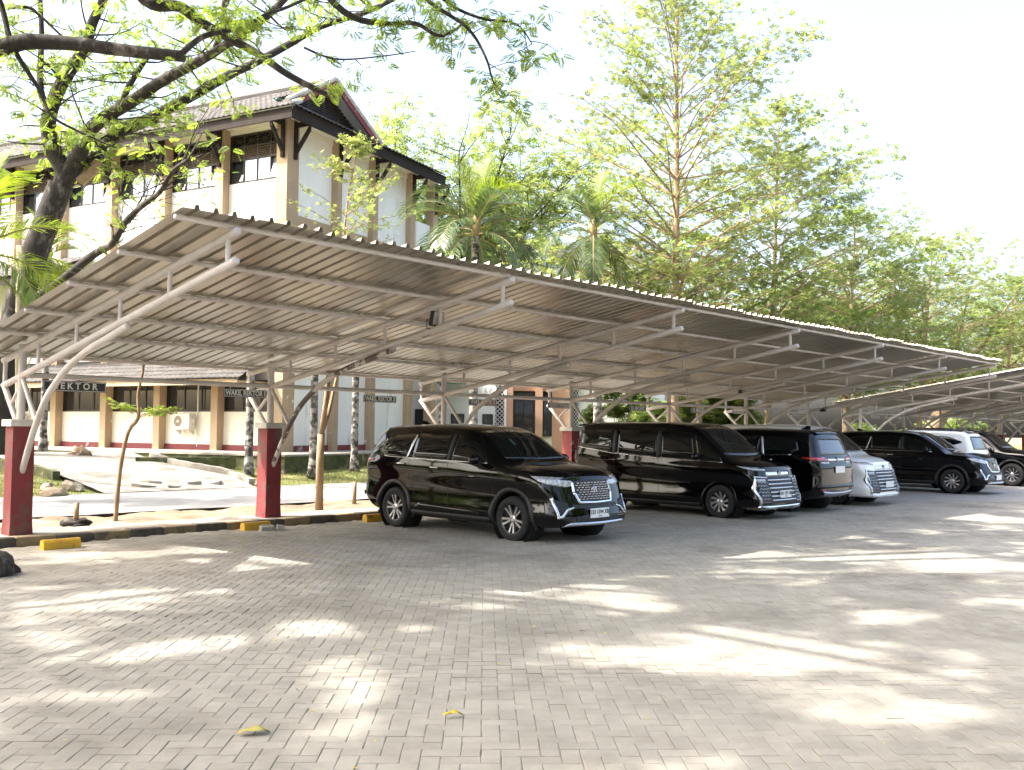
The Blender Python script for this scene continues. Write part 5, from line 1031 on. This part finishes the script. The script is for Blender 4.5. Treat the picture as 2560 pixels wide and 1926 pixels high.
# --- layered terminalia trees
def terminalia(label, base, H, z0, Rr, seed, m='leaf_t', rise=(15, 48), lean=(0, 0), nw=15, dens=1.0, T=None, bark='bark_p', r0=.16, group='layered trees behind the carport', name='terminalia_tree', topf=.75):
    r = np.random.default_rng(seed); t = thing(name, label, 'tree', base, 0, group); mb = MB(); P = []
    tp = [np.array([lean[0] * k + .06 * math.sin(5 * k + seed), lean[1] * k + .06 * math.cos(4 * k + seed), H * k]) for k in np.linspace(0, 1, 9)]; tp[0][2] = -.2
    mb.tube(tp, [r0 * (1 - .88 * k) for k in np.linspace(0, 1, 9)], 10); tpz = np.array(tp); C = []; D = []
    for w in range(nw):
        f = w / (nw - 1); z = z0 + (H * .985 - z0) * f ** .92; c = np.array([np.interp(z, tpz[:, 2], tpz[:, i]) for i in range(3)]); nb = 6 if f < .75 else 4; prof = math.sin(math.pi * (.20 + .79 * f)) ** topf
        for b in range(nb):
            az = 2 * math.pi * (b + .5 * (w % 2) + r.normal(0, .22)) / nb + w * .4; ln = (Rr * prof + .3) * r.choice([.5, .8, .95, 1.1, 1.18]); el = R(rise[0] + (rise[1] - rise[0]) * f + r.normal(0, 8))
            dh = np.array([math.cos(az), math.sin(az), 0]); pts = [c + dh * ln * s * math.cos(el) + np.array([0, 0, ln * math.sin(el) * (s - .22 * s * s)]) + r.normal(0, .07, 3) * s for s in (0, .35, .7, 1)]
            A = smooth_path(pts, 4); br = .014 + .035 * (1 - f) * r0 / .16; mb.tube(A, [br * (1 - .85 * i / (len(A) - 1)) for i in range(len(A))], 5, False); side = np.array([-dh[1], dh[0], 0]); dloc = dens * r.choice([.45, .9, 1.1, 1.3])
            for s in np.arange(.26, 1.01, .075):
                p = np.array([np.interp(s * (len(A) - 1), np.arange(len(A)), A[:, i]) for i in range(3)])
                for sg in (-1, 1):
                    if r.random() < .25: continue
                    tl = (ln * .36 * (1.18 - s) + .22) * r.uniform(.5, 1.25); d = dh * r.uniform(.35, .95) + side * sg + np.array([0, 0, r.normal(.22, .2)]); d /= np.linalg.norm(d)
                    if tl > .55: mb.tube([p, p + d * tl], [.008, .003], 3, False)
                    n = max(2, int(tl / .15 * dloc)); ss = np.linspace(.12, 1, n); C.append(p + ss[:, None] * d * tl + r.normal(0, .085, (n, 3)))
    C = np.concatenate(C); N = len(C); mb.build('trunk', M[bark], t, True)
    quads('crown', scatter(T if T is not None else ROS, C, r.random(N) * 6.28, r.normal(0, .4, N), r.normal(0, .4, N), r.uniform(.7, 1.45, N)), M[m], t); return t
terminalia('tallest layered tree with a straight pale trunk behind the carport', (27.1, 18.0, .1), 17.0, 3.6, 5.2, 31, nw=20, r0=.20, rise=(14, 58), dens=1.35, topf=.7, T=ROS)
terminalia('layered tree standing right behind the tallest one', (34.4, 18.6, .1), 14.6, 3.5, 5.4, 32, 'leaf_t', nw=16, T=ROS_B, rise=(10, 52), dens=1.15, topf=.7, lean=(.5, -.4))
terminalia('layered tree with wide low tiers over the far end of the first carport', (41.0, 18.4, .1), 11.6, 3.2, 4.8, 33, 'leaf_d', nw=13, T=ROS_B, rise=(8, 48), dens=1.1, topf=.8, lean=(.6, -.5))
terminalia('broad layered tree over the gap between the two carports', (48.5, 18.0, .1), 11.4, 3.0, 5.6, 34, 'leaf_t', nw=13, T=ROS_B, rise=(8, 46), dens=1.05, topf=.75, lean=(.8, -.8))
terminalia('smaller layered tree filling behind the second palm', (26.8, 21.0, .1), 8.4, 4.2, 3.8, 35, 'leaf_t', nw=9, T=ROS_B, rise=(6, 40), dens=1.0, topf=.7)
terminalia('low wide layered tree behind the middle carport frames', (32.5, 20.4, .1), 9.2, 3.6, 4.4, 36, 'leaf_d', nw=10, T=ROS_B, rise=(6, 38), dens=1.0, topf=.7)
terminalia('layered tree above the second carport roof', (56.5, 16.5, .1), 10.0, 3.0, 5.2, 37, 'leaf_d', nw=11, T=ROS_B, rise=(4, 38), dens=.95, topf=.7, lean=(.5, -1))
terminalia('layered tree behind the last frames of the second carport', (67.0, 17.0, .1), 11.0, 3.0, 6.0, 38, 'leaf_t', nw=11, T=ROS_B, rise=(4, 36), dens=.9, topf=.7)
# --- slim forked tree behind the kerb, its light crown in front of the gable
r = np.random.default_rng(41); yt = thing('young_tree', 'slim smooth forked tree behind the kerb with a light crown before the gable', 'tree', (11.12, 15.75, .05)); oy = np.array([11.12, 15.75, .05]); mb = MB(); C = []
mb.tube(np.array([(11.12, 15.75, -.1), (11.09, 15.71, 1.06), (11.09, 15.68, 1.57)]) - oy, [.085, .075, .075], 9)
yl = np.array([(11.09, 15.68, 1.5), (11.13, 15.59, 2.25), (11.15, 15.51, 3.04), (11.2, 15.36, 4.47), (11.23, 15.26, 5.43), (11.27, 15.16, 6.38), (11.32, 15.07, 6.94), (11.35, 15, 7.45)]) - oy; mb.tube(yl, [.06, .05, .045, .035, .025, .018, .012, .006], 8)
mb.tube(np.array([(11.09, 15.67, 1.55), (11.25, 15.66, 2.01), (11.4, 15.64, 2.66), (11.6, 15.5, 3.5), (11.7, 15.4, 4.1)]) - oy, [.045, .04, .03, .02, .01], 7)
for z, ln in ((4.6, 1.1), (5.0, 1.35), (5.35, 1.5), (5.9, 1.3), (6.2, .9), (6.55, 1.0), (6.8, .7), (7.1, .5), (7.3, .3), (5.6, 1.5)):
    c = np.array([np.interp(z - oy[2], yl[:, 2], yl[:, i]) for i in range(3)])
    for b in range(5):
        az = r.random() * 6.28; l = ln * r.uniform(.7, 1.15); e = c + np.array([math.cos(az) * l, math.sin(az) * l, l * r.uniform(.2, .6)]); A = smooth_path([c, (c + e) / 2 + np.array([0, 0, .06]), e], 3); mb.tube(A, [.010, .009, .008, .007, .006, .005, .003], 4, False)
        for s in np.linspace(.25, 1, 8): p = c + (e - c) * s; n = 3; C.append(p + r.normal(0, .085, (n, 3)) * np.array([1, 1, .5]))
C = np.concatenate(C); N = len(C); mb.build('trunk', M['bark_p'], yt, True); quads('crown', scatter(ROS, C, r.random(N) * 6.28, r.normal(0, .5, N), r.normal(0, .5, N), r.uniform(.42, .8, N)), M['leaf_t'], yt)
# --- sapling by the kerb
sp = thing('sapling', 'thin crooked sapling with one flat spray of leaves in the verge', 'tree', (7.15, 16.01, .05)); os_ = np.array([7.15, 16.01, .05]); mb = MB()
sp_p = np.array([(7.15, 16.01, -.05), (7.17, 15.93, .91), (7.24, 15.81, 1.59), (7.35, 15.68, 1.83), (7.33, 15.67, 2.24), (7.37, 15.6, 2.62), (7.38, 15.57, 2.96)]) - os_; limb(mb, sp_p, .042, .018, 8, 3); C = []
for k in range(9):
    az = r.choice([-.80, 2.3]) + r.normal(0, .35); l = r.uniform(.35, 1.05); c = sp_p[3] + np.array([0, 0, .05 * r.normal() + .04]); e = c + np.array([math.cos(az) * l, math.sin(az) * l, .10 + .1 * r.random()]); mb.tube([c, (c + e) / 2, e], [.008, .006, .003], 4, False)
    for s in np.linspace(.3, 1, 10): C.append(c + (e - c) * s + r.normal(0, .05, (3, 3)) * np.array([1, 1, .3]))
C = np.concatenate(C); N = len(C); mb.build('trunk', M['bark_p'], sp, True); quads('crown', scatter(ROS, C, r.random(N) * 6.28, r.normal(0, .3, N), r.normal(0, .3, N), r.uniform(.35, .7, N)), M['leaf_a'], sp)

# --- airy umbrella tree behind the tall building
def umbrella(label, base, H, Rr, seed, m='leaf_e', nl=9, ntip=9, bark='bark', T=PIN_S, r0=.28, fork=.35, name='umbrella_tree', n_spray=12, crad=.75):
    r = np.random.default_rng(seed); t = thing(name, label, 'tree', base); mb = MB(); hub = np.array([r.normal(0, .3), r.normal(0, .3), H * fork]); mb.tube([(0, 0, -.2), (.05, 0, hub[2] * .5), hub], [r0 * 1.15, r0, r0 * .9], 10); tips = []
    for k in range(nl):
        az = 2 * math.pi * k / nl + r.normal(0, .25); l = Rr * r.uniform(.55, 1); e = hub + np.array([math.cos(az) * l, math.sin(az) * l, (H - hub[2]) * (.62 + .33 * (1 - l / Rr) + .1 * r.random())]); A = limb(mb, [hub, hub + (e - hub) * .4 + np.array([0, 0, .06 * H]) + r.normal(0, .25, 3), e], r0 * .45, .035, 6, 6)
        for j in range(3, len(A)):
            for q in range(max(1, ntip // 6)):
                d = r.normal(0, 1, 3); d[2] = abs(d[2]) * .7 + .15; d /= np.linalg.norm(d); e2 = A[j] + d * r.uniform(.8, .30 * Rr + .8); mid = (A[j] + e2) / 2 + r.normal(0, .15, 3); limb(mb, [A[j], mid, e2], .03, .008, 4, 3)
                for w in range(3): e3 = e2 + r.normal(0, .6, 3) * np.array([1, 1, .6]); mb.tube([mid, e3], [.010, .004], 3, False); tips.append(e3)
    mb.build('trunk', M[bark], t, True); quads('crown', clump_leaves(T, tips, crad, n_spray, r, .5, .8, 1.4, -.1), M[m], t); return t
umbrella('airy light green umbrella tree behind the gable of the tall building', (36.2, 38.0, .3), 18.6, 7.6, 51, nl=12, ntip=19, n_spray=10)
umbrella('wide tree across the road shading the ramp', (-.5, 30.5, .2), 14.5, 7.2, 58, 'leaf_a', nl=9, ntip=8, n_spray=8, crad=.8)
umbrella('unseen dense tree added to block sky light on the open side of the lot opposite the first carport frame', (-7, -5, 0), 12, 7.0, 91, 'leaf_d', nl=11, ntip=13, n_spray=16, crad=1.0, T=PIN_C)  # this and the next two trees are unseen, added to block skylight
umbrella('unseen dense tree added to block sky light on the open side of the lot opposite the black van', (7, -11, 0), 12.5, 7.5, 92, 'leaf_d', nl=11, ntip=13, n_spray=16, crad=1.0, T=PIN_C)
umbrella('unseen dense tree added to block sky light on the open side of the lot opposite the white van', (22, -12, 0), 12, 7.5, 93, 'leaf_d', nl=11, ntip=13, n_spray=16, crad=1.0, T=PIN_C)
umbrella('lower light green tree behind the first palm', (35.5, 31.5, .3), 8.6, 4.6, 52, nl=9, ntip=8, n_spray=6)
umbrella('pale spreading tree between the two palms and the hall', (39.5, 29.0, .3), 9.5, 4.6, 53, 'leaf_e', nl=9, ntip=8, n_spray=6)
umbrella('sunlit tree with an ochre trunk seen through the gap of the carports', (46.0, 20.4, .1), 9.5, 4.2, 54, 'leaf_t', nl=8, ntip=8, bark='bark_p', n_spray=9, fork=.45, r0=.22)
umbrella('thick trunked old tree behind the second carport posts', (57.5, 20.5, .1), 10.5, 6.0, 55, 'leaf_d', nl=9, ntip=8, bark='bark_p', r0=.5, fork=.3, n_spray=9)
umbrella('spreading tree at the end of the lot beyond the second carport', (82, 8, .1), 11, 7.5, 56, 'leaf_t', nl=10, ntip=9, n_spray=10)
umbrella('wide tree farthest beyond the second carport', (95, 24, .1), 13, 9, 57, 'leaf_e', nl=11, ntip=9, n_spray=11)
# --- bushes seen under the roof between the posts, plus five unseen ones added to darken car reflections
def bush(label, base, rad, h, seed, m='leaf_d', T=ROS_B):
    r = np.random.default_rng(seed); t = thing('bush', label, 'bush', base, 0, 'shrubs behind the carport'); mb = MB(); C = []
    for k in range(26):
        az = r.random() * 6.28; l = rad * r.random() ** .5; e = np.array([math.cos(az) * l, math.sin(az) * l, h * r.uniform(.35, 1) * (1 - .35 * (l / rad) ** 2)]); mb.tube([(e[0] * .15, e[1] * .15, -.1), e * np.array([.6, .6, .55]), e], [.03, .02, .006], 4, False); C.append(e)
    mb.build('stems', M['bark_p'], t); quads('foliage', clump_leaves(T, C, rad * .32, 90, r, .8, 1.1, 2.0, 0), M[m], t)
bz = [(-3.5, 16.5, 2.4, 4.0, 'leaf_d', 'unseen dense bush added to darken car reflections beside the road near the shade tree'), (-4.5, 20.5, 2.4, 3.6, 'leaf_d', 'unseen dense bush added to darken car reflections across the road from the shade tree'), (-3, 25, 2.6, 4.2, 'leaf_d', 'unseen tall bush added to darken car reflections on the lawn away from the ramp'), (-6, 11.5, 2.4, 3.6, 'leaf_t', 'unseen yellowish bush added to darken car reflections at the border of the paved lot'), (1.5, 27.5, 2.2, 3.2, 'leaf_d', 'unseen round bush added to darken car reflections on the lawn near the shading tree'), (32.3, 24, 1.6, 3.4, 'leaf_d', 'leafy bush behind the fourth pier'), (33.6, 22.6, 1.7, 4.2, 'leaf_t', 'tall sunlit bush behind the fifth carport post'), (35.2, 21.2, 1.7, 3.6, 'leaf_e', 'pale bush behind the board lettered KA. BIRO AAKK'), (38.6, 18.6, 1.5, 1.2, 'leaf_t', 'yellowish bush seen over the tail out black car'), (50.0, 21.5, 2.2, 1.7, 'leaf_d', 'low dark bush beneath the gap between the carports'), (62, 22, 2.6, 2.0, 'leaf_t', 'low bush behind the second carport'), (70, 24, 3, 2.2, 'leaf_d', 'dark bush beyond the second carport posts'), (76, 14, 3, 2.0, 'leaf_e', 'pale bush beyond the end of the paved lot'), (88, 16, 3.5, 2.4, 'leaf_d', 'dark bush at the far end of the lot')]
for k, (x, y, a, h, m_, lb) in enumerate(bz): bush(lb, (x, y, .1), a, h, 70 + k, m_)
# --- palms
def palm(label, base, H, fl, nf, seed, m='palm', lean=(0, 0), r0=.13, bark='bark_l', dead=1, spear=True, el=(82, -35), name='palm_tree'):
    r = np.random.default_rng(seed); t = thing(name, label, 'palm', base); top = np.array([lean[0], lean[1], H]); n = 14
    P = [np.array([lean[0] * s ** 1.5, lean[1] * s ** 1.5, -.15 + (H + .15) * s]) for s in np.linspace(0, 1, n)]
    MB().tube(P, [r0 * (1.55 if i == 0 else (1.2 if i == 1 else 1) * (1 + .05 * (i % 2))) * (1 - .18 * i / n) for i in range(n)], 10).build('trunk', M[bark], t, True)
    if nf: MB().tube([top - np.array([0, 0, .05]), top + np.array([0, 0, .35]), top + np.array([0, 0, .7])], [r0 * .8, r0 * .95, .03], 8).build('crown_shaft', M['palm_d'], t, True)
    for k in range(nf):
        f = k / max(1, nf - 1); e0 = R(el[0] + (el[1] - el[0]) * f); az = k * 2.4 + r.normal(0, .2); L_ = fl * r.uniform(.85, 1.1) * (.8 if f < .12 else 1); ns = 22; p = top + np.array([0, 0, .35 * (1 - f)]); S = [p]; e = e0
        for s in range(ns):
            p = p + np.array([math.cos(az) * math.cos(e), math.sin(az) * math.cos(e), math.sin(e)]) * L_ / ns; e -= R(2.0 + 5.2 * (s / ns)) * (1.0 if f > .1 else .25); S.append(p)
        S = np.array(S); V = []; side0 = np.array([-math.sin(az), math.cos(az), 0])
        for s in np.arange(2.5, ns, .42):
            c = np.array([np.interp(s, np.arange(ns + 1), S[:, i]) for i in range(3)]); tg = S[min(ns, int(s) + 1)] - S[int(s)]; tg /= np.linalg.norm(tg); upv = np.cross(side0, tg); upv *= -1 if upv[2] < 0 else 1
            ll = fl * .30 * math.sin(math.pi * min(.98, .16 + .80 * s / ns)) ** .7 + .05
            for sg in (-1, 1):
                d = tg * .75 + side0 * sg * .8 + upv * (.28 if f < .6 else .05) + r.normal(0, .07, 3); d /= np.linalg.norm(d); m1 = c + d * ll * .5; d2 = d + np.array([0, 0, -.35 - .3 * f]); d2 /= np.linalg.norm(d2); e_ = m1 + d2 * ll * .5; w = np.cross(d, upv); w /= np.linalg.norm(w) + 1e-9; w *= .014 * fl / 2.2 + .004
                V += [c - w * .5, m1 - w, m1 + w, c + w * .5, m1 - w, e_ - w * .15, e_ + w * .15, m1 + w]
        me = np_mesh('frond', np.array(V), np.arange(len(V)).reshape(-1, 4)); young = f < .16 and spear
        fo = obj('frond', me, M['palm_y'] if young else M[m], t); MB().tube(S, [.022 * (1 - .9 * i / ns) + .003 for i in range(ns + 1)], 5, False).build('stalk', M['palm_d'], fo)
    return t
palm('palm with a full crown rising beside the end of the tall building', (18.25, 18.7, .2), 6.85, 2.45, 19, 61, el=(84, -18))
palm('second palm with drooping fronds next to the tallest layered tree', (22.9, 18.0, .2), 7.45, 2.2, 15, 62, el=(84, -30), lean=(-.15, .1))
palm('bright green palm beside the large dark barked tree', (6.6, 21.9, .1), 5.0, 2.6, 15, 63, m='palm_y')
palm('slender pale palm by the ground floor wall behind the first pier', (11.35, 30.6, .8), 6.0, 1.7, 12, 64, m='palm_y', r0=.11)
# three lichen covered palm trunks on the lawn; their small crowns are hidden behind the roof
for x, y, h, lb, sd in ((15.0, 24.8, 4.1, 'lichen spotted palm trunk behind the second red pier', 65), (16.7, 24.0, 4.2, 'lichen spotted palm trunk next to the smooth forked tree', 66), (19.0, 25.0, 4.3, 'lichen spotted palm trunk nearest the rear of the front black car', 67), (23.0, 25.2, 4.4, 'lichen spotted palm trunk in front of the lattice panel', 68)):
    palm(lb, (x, y, .35), h, 1.0, 9, sd, r0=.12, el=(60, -60), name='palm_tree')
